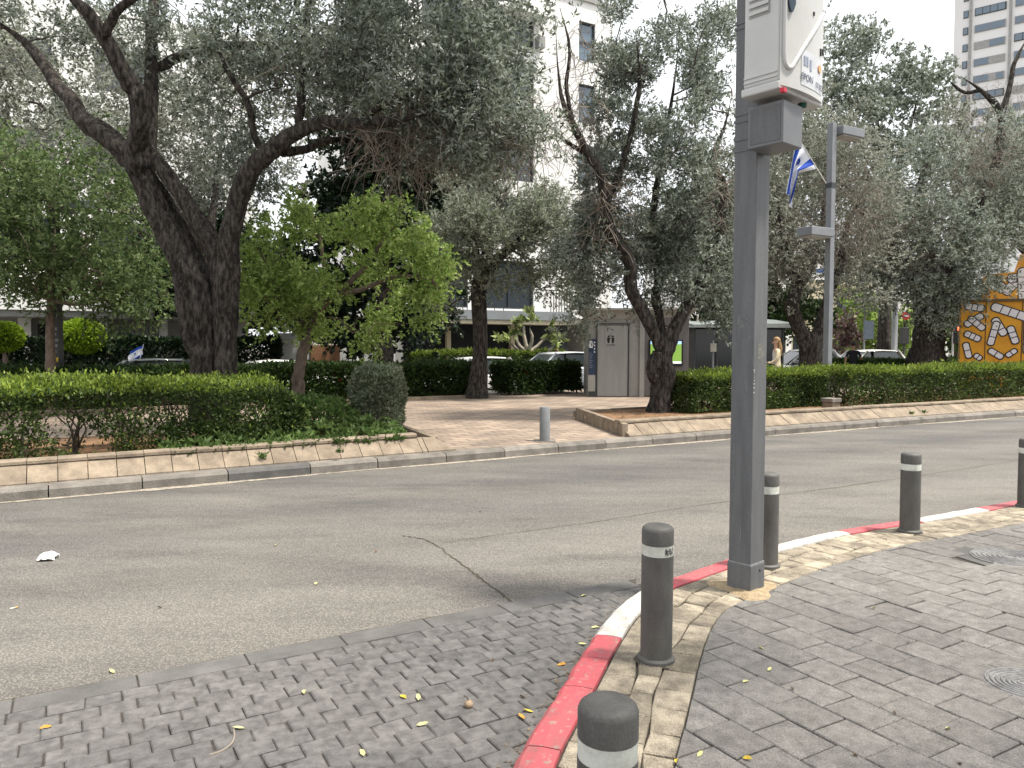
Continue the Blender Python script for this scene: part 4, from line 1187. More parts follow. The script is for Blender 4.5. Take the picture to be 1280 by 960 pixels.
lp4 = thing('street_lamp', 'grey lamp post in front of the dark tree on the right', 'street lamp', D(1118, 432, 32) * np.array([1, 1, 0]) + np.array([0, 0, .125]))
MB().tube([(0, 0, 0), (0, 0, 8)], [.12, .1], 12).build('post', M_LAMP, lp4, smooth=True)
lamp_head(lp4, 7.8, 1)

# --- the flag on the lamp post
A_ = D(1032.5, 229, 17.9); B_2 = D(995, 168, 17.6)
fs = thing('flag', 'white flag with blue stripes hanging from a stick on the lamp post', 'flag', A_)
st = B_2 - A_
MB().tube([(0, 0, 0), tuple(st)], .012, 8).build('flag_stick', pm('stick_white', (.7, .7, .68)), fs)
M_FW = pm('flag_white', (.74, .76, .82), rough=.8); M_FB = pm('flag_blue', (.02, .07, .42), rough=.8)
# cloth: u along the stick, v hanging down with folds
nu, nv = 17, 24
V = []; F = []; mi = []
fall = np.array([-.12, .05, -1.0]); fall /= np.linalg.norm(fall)
top0 = st * .985; ax = -st / np.linalg.norm(st); Lu = .93
for i in range(nu):
    u = i / (nu - 1)
    for j in range(nv):
        v = j / (nv - 1)
        hang = 1.42 * v
        sq = 1 - .72 * min(1, v * 2.2)                         # gathers as it falls
        q = top0 + ax * (Lu * (u * sq)) + fall * hang * (.92 + .08 * u)
        q = q + np.array([.05 * math.sin(u * 9 + v * 4) * v, .11 * math.sin(u * 12 + v * 3) * min(1, v * 2), 0])
        V.append(q)
        if i and j:
            F.append(((i - 1) * nv + j - 1, i * nv + j - 1, i * nv + j, (i - 1) * nv + j))
            uc = (i - .5) / (nu - 1)
            mi.append(1 if (.09 < uc < .24 or .70 < uc < .87) else 0)
cl = mesh_obj('cloth', V, F, [M_FW, M_FB], fs, smooth=True)
cl.data.polygons.foreach_set('material_index', mi)
# six-pointed star on the middle of the cloth
for rt in (0, math.pi):
    P = []
    for k in range(4):
        a = rt + k * 2 * math.pi / 3
        u = .47 + .10 * math.cos(a); v = .30 + .07 * math.sin(a)
        i_ = u * (nu - 1); j_ = v * (nv - 1); q = np.array(V[int(i_) * nv + int(j_)]); q2 = np.array(V[min(nu - 1, int(i_) + 1) * nv + int(j_)])
        q3 = np.array(V[int(i_) * nv + min(nv - 1, int(j_) + 1)])
        P.append(q + (q2 - q) * (i_ % 1) + (q3 - q) * (j_ % 1) + np.array([0, -.012, 0]))
    MB().tube(P, .013, 5).build('star_line', M_FB, cl)

# --- stone seat end by the gap in the hedge
sb = thing('stone_post', 'low cream stone block with grey cap in the gap between right hedges', 'stone', D(1040.5, 432, 15.2) * np.array([1, 1, 0]) + np.array([0, 0, .25]), ROADROT)
MB().box(-.12, .12, -.12, .12, 0, .17).build('block', M_SLAB, sb, bevel=.01)
MB().box(-.14, .14, -.14, .14, .171, .25).build('cap', M_KERBG, sb, bevel=.01)

# --- signs and signals far right
def pole_thing(name, label, cat, px, Y, h, r=.05, mat=None, base=.05):
    t = thing(name, label, cat, D(px, 432, Y) * np.array([1, 1, 0]) + np.array([0, 0, base]))
    MB().tube([(0, 0, 0), (0, 0, h)], r, 10).build('post', mat or M_LAMP, t, smooth=True)
    return t
t = pole_thing('street_sign', 'tall grey double sided street sign seen edge on behind the man', 'sign', 1080, 42, 3.6)
MB().box(-.03, .5, -.06, .06, D(1080, 425, 42)[2], D(1080, 402, 42)[2]).build('panel', pm('sign_grey_blue', (.16, .2, .25)), t)
t = pole_thing('traffic_light', 'traffic signal showing red on a white pole left of the yellow booth', 'traffic light', 1191, 40, 2.6, .05, pm('pole_white', (.7, .7, .68)))
sgl = MB().box(-.02, .42, -.16, .16, 1.62, 2.55).build('signal_box', M_BLACK, t, bevel=.03)
for i, (nm, mt_) in enumerate((('red_lens', emitm('red_light', (.9, .12, .04), 3.0)), ('amber_lens', pm('amber_off', (.08, .06, .02))), ('green_lens', pm('green_off', (.02, .06, .04))))):
    MB().lathe([(.1, 0), (.1, .02)], 16).rot(Matrix.Translation((.2, -.165, 2.38 - i * .28)) @ Matrix.Rotation(math.radians(90), 4, 'X')).build(nm, mt_, sgl)
t = pole_thing('traffic_light', 'dark traffic signal with no entry sign left of the big dark trunk', 'traffic light', 1130, 44, 2.9, .06, M_DARKPOST)
sgl = MB().box(-.22, .22, -.15, .15, 1.6, 2.55).build('signal_box', M_DARKPOST, t, bevel=.03)
MB().lathe([(.22, 0), (.22, .03)], 24).rot(Matrix.Translation((-.05, -.2, 3.2)) @ Matrix.Rotation(math.radians(90), 4, 'X')).build('round_sign', pm('sign_red', (.6, .05, .05)), t)
MB().box(-.19, .09, -.245, -.232, 3.16, 3.24).build('sign_bar', Mwm, t)

# --- yellow painted booth with patch mural
M_YEL = pm('mural_yellow', (.62, .30, .025), (.52, .24, .02), rough=.65, scale=2)
M_MW = pm('mural_white', (.66, .64, .66), (.58, .56, .58), rough=.7, scale=4)
M_ML = pm('mural_line', (.03, .03, .035))
Yb = 26.0
yb = thing('painted_booth', 'yellow painted kiosk box covered with white patch shapes behind right hedge', 'booth', (D(1200, 432, Yb)[0], Yb, .125), math.radians(-29))
kq = Yb / FPX
def yx(px): return (px - 1200) * kq
def yz(py): return D(1200, py, Yb)[2] - .125
MB().box(0, yx(1330), 0, 2.0, 0, yz(378)).build('body', M_YEL, yb)
MB().box(-.06, yx(1330) + .06, -.08, 2.06, yz(378) + .002, yz(375)).build('roof', pm('booth_roof', (.12, .085, .05)), yb)
for px in (1226.5, 1264):
    MB().box(yx(px) - .012, yx(px) + .012, -.012, -.001, 0, yz(378.5)).build('panel_seam', M_ML, yb)
def patch(root, a, b, w, y, nseg, seed):
    """a rounded strip with outline and cross lines, lying on the face y"""
    a = np.array(a); b = np.array(b); d = b - a; L = np.linalg.norm(d); d /= L; n_ = np.array([-d[1], d[0]])
    def outline(r, e):
        pts = []
        for k in range(9): an = -math.pi / 2 + math.pi * k / 8; pts.append(b + d * (math.cos(an) * r * .7 - r * .35 + e) + n_ * math.sin(an) * r)
        for k in range(9): an = math.pi / 2 + math.pi * k / 8; pts.append(a + d * (math.cos(an) * r * .7 + r * .35 - e) + n_ * math.sin(an) * r)
        return [tuple(q) for q in pts]
    o = MB().prism_y(outline(w / 2 + .035, .03), y - .006 - seed * .0016, y - .001).build('patch_outline', M_ML, root)
    MB().prism_y(outline(w / 2, 0), y - .0075 - seed * .0016, y - .0062 - seed * .0016).build('patch', M_MW, o)
    for k in range(1, nseg):
        c = a + (b - a) * k / nseg
        q = [c - d * .015 - n_ * w / 2, c + d * .015 - n_ * w / 2, c + d * .015 + n_ * w / 2, c - d * .015 + n_ * w / 2]
        MB().prism_y([tuple(v) for v in q], y - .0082 - seed * .0016, y - .0078 - seed * .0016).build('patch_line', M_ML, o)
def ppx(px, py): return (yx(px), yz(py))
for i, (a, b, w, nseg) in enumerate([((1206, 383), (1223, 386), .19, 3), ((1222, 395), (1206, 406), .19, 3), ((1210, 398), (1224, 411), .17, 3), ((1234, 384), (1276, 401), .24, 5), ((1236, 400), (1246, 418), .2, 3), ((1238, 404), (1232, 430), .17, 3), ((1271, 402), (1271, 440), .25, 4), ((1206, 430), (1210, 446), .16, 2), ((1217, 444), (1222, 448), .14, 2), ((1250, 444), (1258, 438), .13, 2), ((1206, 417), (1220, 424), .17, 3), ((1252, 410), (1258, 428), .18, 3), ((1284, 384), (1306, 392), .22, 3), ((1290, 405), (1292, 440), .22, 4), ((1232, 438), (1244, 446), .16, 2)]):
    patch(yb, ppx(*a), ppx(*b), w, 0, nseg, i)
Yw = 29.5
yw = thing('painted_wall', 'tall yellow painted wall with white patch shapes behind the yellow booth', 'wall', (D(1231, 432, Yw)[0], Yw, .125), math.radians(-12))
kq = Yw / FPX
def wx(px): return (px - 1231) * kq
def wz(py): return D(1231, py, Yw)[2] - .125
MB().prism_y([(0, 0), (wx(1360), 0), (wx(1360), wz(312)), (wx(1272), wz(318)), (wx(1266), wz(340)), (0, wz(343))][::-1], 0, .4).build('wall', M_YEL, yw)
for i, (a, b, w, nseg) in enumerate([((1235, 350), (1250, 362), .35, 3), ((1252, 366), (1264, 352), .3, 3), ((1256, 349), (1280, 346), .3, 3), ((1271, 338), (1273, 374), .36, 4), ((1280, 325), (1300, 336), .36, 3)]):
    patch(yw, (wx(a[0]), wz(a[1])), (wx(b[0]), wz(b[1])), w, 0, nseg, i)

# ================================================================== CARS
M_TYRE = pm('tyre', (.02, .02, .02), rough=.8); M_RIM = pm('rim', (.4, .4, .41), rough=.35, metal=.7)
M_CGLASS = glassm('car_glass', (.03, .037, .04), .05)
M_TAIL = pm('tail_light', (.5, .02, .02), rough=.25); M_HEAD = pm('head_light', (.75, .77, .8), rough=.15)
def carpaint(name, c):
    m, nt, n, l, b = new_mat(name); b.inputs['Base Color'].default_value = rgba(c); b.inputs['Roughness'].default_value = .3
    b.inputs['Coat Weight'].default_value = .6; b.inputs['Coat Roughness'].default_value = .05; return m
def loft(sections):
    n = len(sections[0]); V = [p for s in sections for p in s]; F = []
    for i in range(len(sections) - 1):
        for k in range(n):
            k2 = (k + 1) % n; F.append((i * n + k, i * n + k2, (i + 1) * n + k2, (i + 1) * n + k))
    F.append(list(range(n))[::-1]); F.append([(len(sections) - 1) * n + k for k in range(n)])
    return V, F
def car(loc, rz, paint, label, style='hatch', H=1.48):
    """front towards +x"""
    t = thing('parked_car', label, 'car', loc, rz, 'cars on the far carriageway')
    L, hw = (4.1, .86) if style == 'hatch' else (4.5, .88)
    f, r = L / 2, -L / 2
    belt = .93 if style != 'suv' else 1.02
    st = [(f, .62, .42, .62), (f - .12, .76, .30, .72), (f - .55, .83, .22, .80), (f - 1.05, hw, .2, belt - .06), (f - 1.5, hw, .2, belt), (0, hw, .2, belt + .02), (r + .7, hw, .2, belt + .05), (r + .25, hw - .03, .24, belt + .04), (r + .04, .78, .34, belt - .06), (r, .70, .45, .72)]
    secs = []
    for x, w, zb_, zt in st:
        m_ = (zb_ + zt) / 2
        half = [(w * .86, zb_), (w * .98, zb_ + .1), (w, m_), (w * .985, zt - .12), (w * .93, zt - .02), (w * .6, zt + .015)]
        secs.append([(x, y, z) for y, z in half] + [(x, -y, z) for y, z in half[::-1]])
    V, F = loft(secs)
    body = mesh_obj('body', V, F, paint, t, smooth=True); body.modifiers.new('s', 'SUBSURF').render_levels = 1; body.modifiers['s'].levels = 1
    # greenhouse
    rl = r + (.15 if style != 'sedan' else .75)
    b0, b1, b2, b3 = f - 1.2, f - 2.0, rl + .45, rl + .02
    z0, z1 = belt - .02, H - .05
    gh = []
    wb, wt = hw * .90, hw * .70
    base = [(b0, wb * .8), (b0 - .15, wb), (b3 + .1, wb), (b3, wb * .85)]
    top = [(b1, wt * .8), (b1 - .12, wt), (b2 + .08, wt), (b2, wt * .85)]
    Vb = [(x, y, z0) for x, y in base] + [(x, -y, z0) for x, y in base[::-1]] + [(x, y, z1) for x, y in top] + [(x, -y, z1) for x, y in top[::-1]]
    Fg = [(i, (i + 1) % 8, 8 + (i + 1) % 8, 8 + i) for i in range(8)] + [list(range(8))[::-1], list(range(8, 16))]
    gl = mesh_obj('glasshouse', Vb, [q for q in Fg], M_CGLASS, t)
    rf = []
    for x, w, z in ((b1 + .06, wt * .82, z1 - .02), (b1 - .2, wt + .03, z1 + .03), ((b1 + b2) / 2, wt + .04, z1 + .055), (b2 + .15, wt + .03, z1 + .035), (b2 - .03, wt * .86, z1 - .01)):
        rf.append([(x, w, z - .03), (x, w * .94, z + .012), (x, 0, z + .03), (x, -w * .94, z + .012), (x, -w, z - .03), (x, 0, z - .035)])
    V, F = loft(rf); mesh_obj('roof', V, F, paint, t, smooth=True)
    def lerp(a, b, k): return tuple(a[i] + (b[i] - a[i]) * k for i in range(3))
    for sgn in (1, -1):
        for bs, tp, w_ in (((b0 - .08, wb * .95), (b1 - .06, wt * .95), .04), ((-.15, wb + .01), (-.2, wt + .02), .045), ((b3 + .05, wb * .96), (b2 + .04, wt * .97), .085)):
            MB().tube([(bs[0], sgn * bs[1], z0 - .02), (tp[0], sgn * tp[1], z1 + .02)], w_, 6).build('pillar', paint if w_ != .045 else M_BLACK, t, smooth=True)
        m = MB().box(b0 - .32, b0 - .16, min(sgn * (hw + .02), sgn * (hw + .2)), max(sgn * (hw + .02), sgn * (hw + .2)), belt + .02, belt + .16).build('mirror', paint, t, bevel=.03)
        for x in (f - .78, r + .78):
            wv = thing_wheel(t, x, sgn * (hw - .1))
        MB().box(f - .38, f - .02, min(sgn * .5, sgn * .78), max(sgn * .5, sgn * .78), .58, .72).build('headlight', M_HEAD, t, bevel=.03)
        MB().box(r - .01, r + .2, min(sgn * .58, sgn * .80), max(sgn * .58, sgn * .80), .78 if style == 'sedan' else .85, .92 if style == 'sedan' else 1.22).build('taillight', M_TAIL, t, bevel=.02)
        for x in (-.25, -1.2): MB().box(x, x + .16, min(sgn * (hw + .005), sgn * (hw + .03)), max(sgn * (hw + .005), sgn * (hw + .03)), .80, .83).build('door_handle', paint, t)
    return t
def thing_wheel(t, x, y):
    w = MB().lathe([(.2, -.1), (.3, -.1), (.315, -.06), (.315, .06), (.3, .1), (.2, .1)], 24).rot(Matrix.Translation((x, y, .315)) @ Matrix.Rotation(math.radians(90), 4, 'X')).build('wheel', M_TYRE, t, smooth=False)
    m = MB().lathe([(.2, -.09), (.2, .09)], 24)
    m.rot(Matrix.Translation((x, y, .315)) @ Matrix.Rotation(math.radians(90), 4, 'X')).build('rim', M_RIM, w)
    return w
CW = carpaint('car_white', (.72, .72, .70)); CS = carpaint('car_silver', (.46, .49, .51)); CG = carpaint('car_dark_grey', (.06, .068, .07))
def car_at(px, t, *a, **k):
    s = s_at(px, t); return car(tuple(ST(s, t, -.32)), *a, **k)
RV = ROADROT + math.pi      # facing left along the road
car_at(578, 22.6, RV, CW, 'white hatchback with red tail light half behind the middle olive trunk')
car_at(690, 25.6, RV, CS, 'silver car parked before the building left of the toilet kiosk', style='suv', H=1.6)
dc = car_at(158, 22.8, RV, CG, 'dark grey car with small flag on the roof behind the left hedge', H=1.5)
car_at(326, 23.4, RV, CW, 'white car with only its roof showing right of the thick olive trunk', style='sedan', H=1.42)
car((D(1003, 432, 32)[0], 32, -.12), math.radians(188), CS, 'pale silver car showing between the woman and the forked trunk', style='sedan', H=1.5)
car((D(1066, 432, 31)[0] + .2, 31, -.14), math.radians(194), CW, 'white hatchback with round mirror beside the lamp post and the man', H=1.5)
p = D(183, 460, dc.location.y - .6)
ff = thing('car_flag', 'small blue and white flag clipped on the dark grey car', 'flag', (dc.location.x + .35, dc.location.y + .0, 1.12), 0)
MB().tube([(0, 0, 0), (.12, 0, .46)], .008, 6).build('stick', pm('stick_white', (.7, .7, .68)), ff)
V = []; F = []; mi = []
for i in range(6):
    for j in range(8):
        V.append((.115 - i * .012 - j * .052 + .02 * math.sin(i * 2), .03 * math.sin(j * 1.3 + i * .5), .45 - i * .062 - j * .026))
        if i and j: F.append(((i - 1) * 8 + j - 1, i * 8 + j - 1, i * 8 + j, (i - 1) * 8 + j)); mi.append(1 if i in (1, 5) or (i == 3 and j in (4,)) else 0)
c_ = mesh_obj('cloth', V, F, [M_FW, M_FB], ff, smooth=True); c_.data.polygons.foreach_set('material_index', mi)

# ================================================================== PEOPLE
def person(label, loc, rz, h, skin, top, legs, hair, long_hair=False, arm_l=None, arm_r=None, stride=.16, sleeve=True, bald=False, chest=None):
    """local x is forward; built at 1.75 m and scaled"""
    k = h / 1.75
    t = thing('person', label, 'person', loc, rz)
    J = {'pelvis': (0, 0, .95), 'waist': (0, 0, 1.08), 'chest': (.01, 0, 1.28), 'neck0': (0, 0, 1.45), 'neck': (.015, 0, 1.52), 'head0': (.03, 0, 1.60), 'head1': (.025, 0, 1.69),
         'shl': (0, .17, 1.41), 'shr': (0, -.17, 1.41), 'hipl': (0, .09, .90), 'hipr': (0, -.09, .90),
         'knl': (stride * .6, .09, .50), 'knr': (-stride * .35, -.09, .50), 'anl': (stride, .09, .09), 'anr': (-stride * 1.4, -.09, .11), 'tol': (stride + .16, .1, .035), 'tor': (-stride * 1.4 + .15, -.1, .035)}
    al = arm_l or [(.03, .22, 1.14), (.12, .21, .92), (.15, .2, .83)]
    ar = arm_r or [(-.05, -.22, 1.14), (-.03, -.22, .90), (-.02, -.21, .81)]
    for i, q in enumerate(al): J['al%d' % i] = q
    for i, q in enumerate(ar): J['ar%d' % i] = q
    E_ = [('pelvis', 'waist'), ('waist', 'chest'), ('chest', 'neck0'), ('neck0', 'neck'), ('neck', 'head0'), ('head0', 'head1'), ('chest', 'shl'), ('chest', 'shr'), ('shl', 'al0'), ('al0', 'al1'), ('al1', 'al2'), ('shr', 'ar0'), ('ar0', 'ar1'), ('ar1', 'ar2'),
          ('pelvis', 'hipl'), ('pelvis', 'hipr'), ('hipl', 'knl'), ('hipr', 'knr'), ('knl', 'anl'), ('knr', 'anr'), ('anl', 'tol'), ('anr', 'tor')]
    Rr = dict(pelvis=(.13, .15), waist=(.105, .13), chest=(.12, .16), neck0=(.065, .075), neck=(.052, .052), head0=(.082, .072), head1=(.085, .075), shl=(.065, .065), shr=(.065, .065), hipl=(.095, .095), hipr=(.095, .095), knl=(.058, .058), knr=(.058, .058), anl=(.042, .042), anr=(.042, .042), tol=(.038, .045), tor=(.038, .045),
              al0=(.045, .045), ar0=(.045, .045), al1=(.033, .033), ar1=(.033, .033), al2=(.03, .04), ar2=(.03, .04))
    names = list(J)
    me = bpy.data.meshes.new('body')
    me.from_pydata([tuple(v * k for v in J[n_]) for n_ in names], [(names.index(a), names.index(b)) for a, b in E_], [])
    ob = bpy.data.objects.new('body', me); COL.objects.link(ob)
    ob.modifiers.new('skin', 'SKIN')
    for i, n_ in enumerate(names):
        sv = me.skin_vertices[0].data[i]; sv.radius = (Rr[n_][0] * k, Rr[n_][1] * k); sv.use_root = (n_ == 'pelvis')
    ob.modifiers.new('sub', 'SUBSURF').levels = 2
    dg = bpy.context.evaluated_depsgraph_get(); dg.update()
    m2 = bpy.data.meshes.new_from_object(ob.evaluated_get(dg)); bpy.data.objects.remove(ob)
    m2.name = 'body'; m2.materials.clear()
    for mm in (skin, top, legs, M_BLACK, chest or top): m2.materials.append(mm)
    for p_ in m2.polygons:
        c = p_.center / k; p_.use_smooth = True
        far = abs(c.y) > .185
        hand = far and c.z < .95
        if c.z > 1.46: i_ = 0
        elif hand: i_ = 0
        elif far and c.z < 1.2 and not sleeve: i_ = 0
        elif c.z > .93 or (far and c.z > .85): i_ = 4 if (chest and c.x > .07 and abs(c.y) < .11) else 1
        elif c.z > .09: i_ = 2
        else: i_ = 3
        if chest and c.z > 1.36 and c.x > .03 and abs(c.y) < .1: i_ = 0
        p_.material_index = i_
    body = link(bpy.data.objects.new('body', m2), t)
    # face
    for sy in (1, -1):
        MB().lathe([(.001, -.011 * k), (.011 * k, 0), (.001, .011 * k)], 8).rot(Matrix.Translation((.106 * k, sy * .03 * k, 1.645 * k))).build('eye', M_BLACK, body, smooth=True)
        MB().lathe([(.006 * k, -.03 * k), (.018 * k, -.01 * k), (.016 * k, .025 * k), (.004 * k, .03 * k)], 8).rot(Matrix.Translation((.02 * k, sy * .079 * k, 1.635 * k))).build('ear', skin, body, smooth=True)
    MB().lathe([(.02 * k, -.035 * k), (.017 * k, -.02 * k), (.005 * k, .03 * k)], 8).rot(Matrix.Translation((.112 * k, 0, 1.63 * k))).build('nose', skin, body, smooth=True)
    MB().box(.097 * k, .112 * k, -.024 * k, .024 * k, 1.574 * k, 1.584 * k).build('mouth', pm('lips', (.35, .12, .1)), body)
    # hands: palm and five bent fingers
    for nm, sy in (('al', 1), ('ar', -1)):
        p2 = Vector(J[nm + '2']) * k; d = (p2 - Vector(J[nm + '1']) * k).normalized()
        fwd = Vector((1, 0, 0)); fwd = (fwd - d * fwd.dot(d)).normalized()
        sd = Vector((0, -sy, 0))
        for q in range(4):
            a = p2 + d * .035 * k + fwd * (q - 1.5) * .019 * k; ln = (.07, .08, .076, .06)[q] * k
            MB().tube([tuple(a), tuple(a + d * ln * .5 + sd * .006 * k), tuple(a + d * ln * .9 + sd * .03 * k)], [.0095 * k, .0085 * k, .006 * k], 6).build('finger', skin, body, smooth=True)
        a = p2 + fwd * .03 * k
        MB().tube([tuple(a), tuple(a + fwd * .028 * k + d * .025 * k), tuple(a + fwd * .026 * k + d * .06 * k)], [.011 * k, .010 * k, .007 * k], 6).build('thumb', skin, body, smooth=True)
    if not bald:
        V = []; F = []
        hc_ = Vector((.02, 0, 1.665)) * k
        for i in range(9):
            th = math.pi * .62 * i / 8
            for j in range(16):
                ph = 2 * math.pi * j / 16
                r_ = Vector((.108, .094, .115)) * k
                zz = math.cos(th); ff_ = math.cos(ph)
                dd = Vector((r_.x * math.sin(th) * ff_, r_.y * math.sin(th) * math.sin(ph), r_.z * zz))
                if ff_ > .35 and zz < .45: dd *= .80; 
                dd += Vector((-.016 * k, 0, .012 * k))
                V.append(tuple(hc_ + dd))
                if i: F.append(((i - 1) * 16 + j, (i - 1) * 16 + (j + 1) % 16, i * 16 + (j + 1) % 16, i * 16 + j))
        ho = mesh_obj('hair', V, F, hair, t, smooth=True)
        if long_hair:
            for q in range(26):
                y = random.uniform(-.085, .085); x = random.uniform(-.10, -.02) + abs(y) * .4
                P = [(x * k, y * k, 1.68 * k), ((x - .03) * k, y * 1.12 * k, 1.56 * k), ((x - .045) * k, y * 1.35 * k, 1.44 * k), ((x - .05 + random.uniform(-.02, .02)) * k, y * 1.4 * k, (1.28 + random.uniform(-.04, .04)) * k)]
                MB().tube(crom(np.array(P), 9), [.016 * k] * 6 + [.012 * k, .008 * k, .003 * k], 6).build('hair_lock', hair, ho, smooth=True)
    return t
SK = pm('skin', (.55, .34, .25), (.5, .3, .22), rough=.55); SK2 = pm('tanned_skin', (.42, .25, .17), rough=.55)
bag_arm = [(.06, .22, 1.16), (.2, .17, 1.05), (.27, .12, 1.06)]
wo_ = D(971, 432, 20.0)
person('woman with long fair hair in a cream jacket walking left behind the hedge', (wo_[0], 20.0, .125), math.radians(176), 1.62, SK, pm('cream_jacket', (.66, .58, .40), (.58, .5, .34), scale=8), pm('cream_trousers', (.55, .48, .38)), pm('fair_hair', (.40, .26, .12), (.25, .15, .07), scale=30, rough=.5), long_hair=True, arm_l=bag_arm, chest=pm('white_top', (.75, .73, .72)))
hb = thing('handbag', 'black handbag held by the woman in the cream jacket', 'bag', (wo_[0] - .25, 19.9, .85), math.radians(176))
MB().box(-.14, .14, -.05, .05, 0, .22).build('pouch', M_BLACK, hb, bevel=.02)
MB().tube([(-.11, 0, .2), (-.08, 0, .34), (.0, 0, .40), (.08, 0, .34), (.11, 0, .2)], .01, 6).build('strap', M_BLACK, hb)
mn = D(1067, 432, 28.0)
person('man in a black t-shirt seen from behind near the white car', (mn[0], 28.0, -.02), math.radians(75), 1.68, SK2, pm('black_shirt', (.012, .012, .016), rough=.85), pm('dark_trousers', (.03, .03, .04)), pm('black_hair', (.012, .01, .01), rough=.5), arm_r=[(.0, -.27, 1.17), (.1, -.33, 1.0), (.16, -.3, .95)], arm_l=[(.0, .27, 1.16), (.02, .28, .93), (.05, .27, .84)], sleeve=False)
bp_ = ST(s_at(697, 27.6), 27.6, -.2)
person('bald person in dark clothes behind the silver car', tuple(bp_), math.radians(200), 1.66, SK, pm('dark_shirt', (.02, .02, .03)), pm('dark_trousers', (.03, .03, .04)), None, bald=True)

# ================================================================== VEGETATION
def in_blob(rng, n, c, r, shell=.0):
    d = unit(rng, n); q = rng.random(n) ** (1 / 3)
    q = shell + (1 - shell) * q
    return np.asarray(c) + d * q[:, None] * np.asarray(r)
def limb_mesh(paths, seg=16, knots=.12, seed=0):
    """gnarled limbs: each path is a list of (x,y,z,r)"""
    mb = MB(); rng = np.random.default_rng(seed)
    for pi, pth in enumerate(paths):
        P = crom(np.array(pth), max(10, len(pth) * 10))
        C = P[:, :3]; n = len(C); R = P[:, 3].copy()
        if R[-1] < .09: R *= np.clip((n - 1 - np.arange(n)) / (.22 * n), .08, 1) ** .8
        if pi: R *= np.clip(.3 + np.arange(n) / (.09 * n), .3, 1)
        R = np.maximum(R, .006)
        jit = rng.normal(0, 1, (n, 3)); jit = (jit + np.roll(jit, 1, 0) + np.roll(jit, -1, 0)) / 3
        if R.max() < .25: C = C + jit * np.clip(R, .01, .05)[:, None] * .18
        T = np.gradient(C, axis=0); T /= np.linalg.norm(T, axis=1, keepdims=True)
        up = np.array([1., .2, 0]); up /= np.linalg.norm(up)
        A = np.cross(T, up); A /= np.linalg.norm(A, axis=1, keepdims=True); B = np.cross(T, A)
        sg = seg if R.max() > .06 else 8
        an = np.arange(sg) * 2 * math.pi / sg
        ln = np.concatenate([[0], np.cumsum(np.linalg.norm(np.diff(C, axis=0), axis=1))])
        ph = rng.uniform(0, 6, 5)
        tw = ln[:, None] * .9
        f = 1 + knots * (np.sin(3 * an[None] + tw * 1.3 + ph[0]) * .8 + np.sin(5 * an[None] - tw * 1.7 + ph[1]) * .6 + np.sin(8 * an[None] + tw * 2 + ph[2]) * .35) * np.clip(R[:, None] / .2, .25, 1)
        f += knots * .7 * np.clip(R[:, None] / .25, .15, 1) * np.sin(ln[:, None] * 6 + ph[3] + 2 * an[None]) * np.sin(ln[:, None] * 2.3 + ph[4])
        if R.max() > .25 and sg > 20:
            rid = np.abs(np.sin(4.5 * an[None] + ph[1] + 1.1 * np.sin(ln[:, None] * 1.6 + ph[0]))) ** .6
            f = f - .38 * (1 - rid) + rng.normal(0, .012, f.shape) + .07 * np.sin(ln[:, None] * 9 + 5 * an[None]) * np.sin(ln[:, None] * 3.1)
        V = C[:, None] + (R[:, None] * f)[..., None] * (np.cos(an)[None, :, None] * A[:, None] + np.sin(an)[None, :, None] * B[:, None])
        idx = np.arange(n * sg).reshape(n, sg); a = idx[:-1]; b = np.roll(a, -1, 1); d = idx[1:]; c = np.roll(d, -1, 1)
        mb.add(V.reshape(-1, 3), np.stack([a, d, c, b], -1).reshape(-1, 4).tolist())
    return mb
def grow(paths, C, rng, r_tip=.006, sag=.1):
    """join clump centres C to the nearest wood; returns (n,k,3), (n,k)"""
    nodes = []; nb = []
    for pth in paths:
        P = crom(np.array(pth), len(pth) * 8)
        h = len(P) // 3 if len(paths) > 1 else len(P) // 2
        nodes.append(P[h:, :3])
    nodes = np.vstack(nodes); own = np.full(len(nodes), -1)
    d0 = np.array([((nodes - c) ** 2).sum(1).min() for c in C]); order = np.argsort(d0)
    PT = []; par = []
    for ci in order:
        c = C[ci]; dd = ((nodes - c) ** 2).sum(1) + np.where(nodes[:, 2] > c[2], .25, 0); j = int(dd.argmin()); a = nodes[j]
        L = np.linalg.norm(c - a); off = rng.normal(0, .10 * L, 3); off[2] += sag * L
        tt = np.linspace(0, 1, 7)[:, None]
        P = a * (1 - tt) + c * tt + off * (4 * tt * (1 - tt)) + rng.normal(0, .02 * L, (7, 3)) * np.sin(math.pi * tt)
        k = len(PT); PT.append(P); par.append(int(own[j]))
        nodes = np.vstack([nodes, P[2:]]); own = np.concatenate([own, np.full(5, k)])
    w = np.ones(len(PT))
    for k in range(len(PT) - 1, -1, -1):
        if par[k] >= 0: w[par[k]] += w[k]
    PT = np.array(PT); r0 = r_tip * np.power(w, .45) * 1.25
    R = r0[:, None] * np.linspace(1, .45, 7)[None]
    return PT, np.maximum(R, .004)
def foliage(rng, clumps, per, spread, Ln, Wd, outc, droop=.0, twig=.35):
    """leaves on short sprays round the clump centres"""
    n = len(clumps); sp = max(1, per // 12)
    base = np.repeat(clumps, sp, 0) + rng.normal(0, spread * .55, (n * sp, 3))
    dirn = (base - outc); dirn /= np.linalg.norm(dirn, axis=1, keepdims=True) + 1e-6
    dirn = dirn * .7 + unit(rng, len(base)) * .9 + np.array([0, 0, .25 - droop]); dirn /= np.linalg.norm(dirn, axis=1, keepdims=True)
    q = 12
    b2 = np.repeat(base, q, 0); d2 = np.repeat(dirn, q, 0); u = rng.random((len(b2), 1))
    C = b2 + d2 * (u * twig) + np.array([0, 0, -1.]) * (u ** 2 * twig * droop)
    A = d2 * .75 + unit(rng, len(b2)) * .85
    L = Ln * rng.uniform(.65, 1.25, len(b2)); return C, A, L, L * Wd
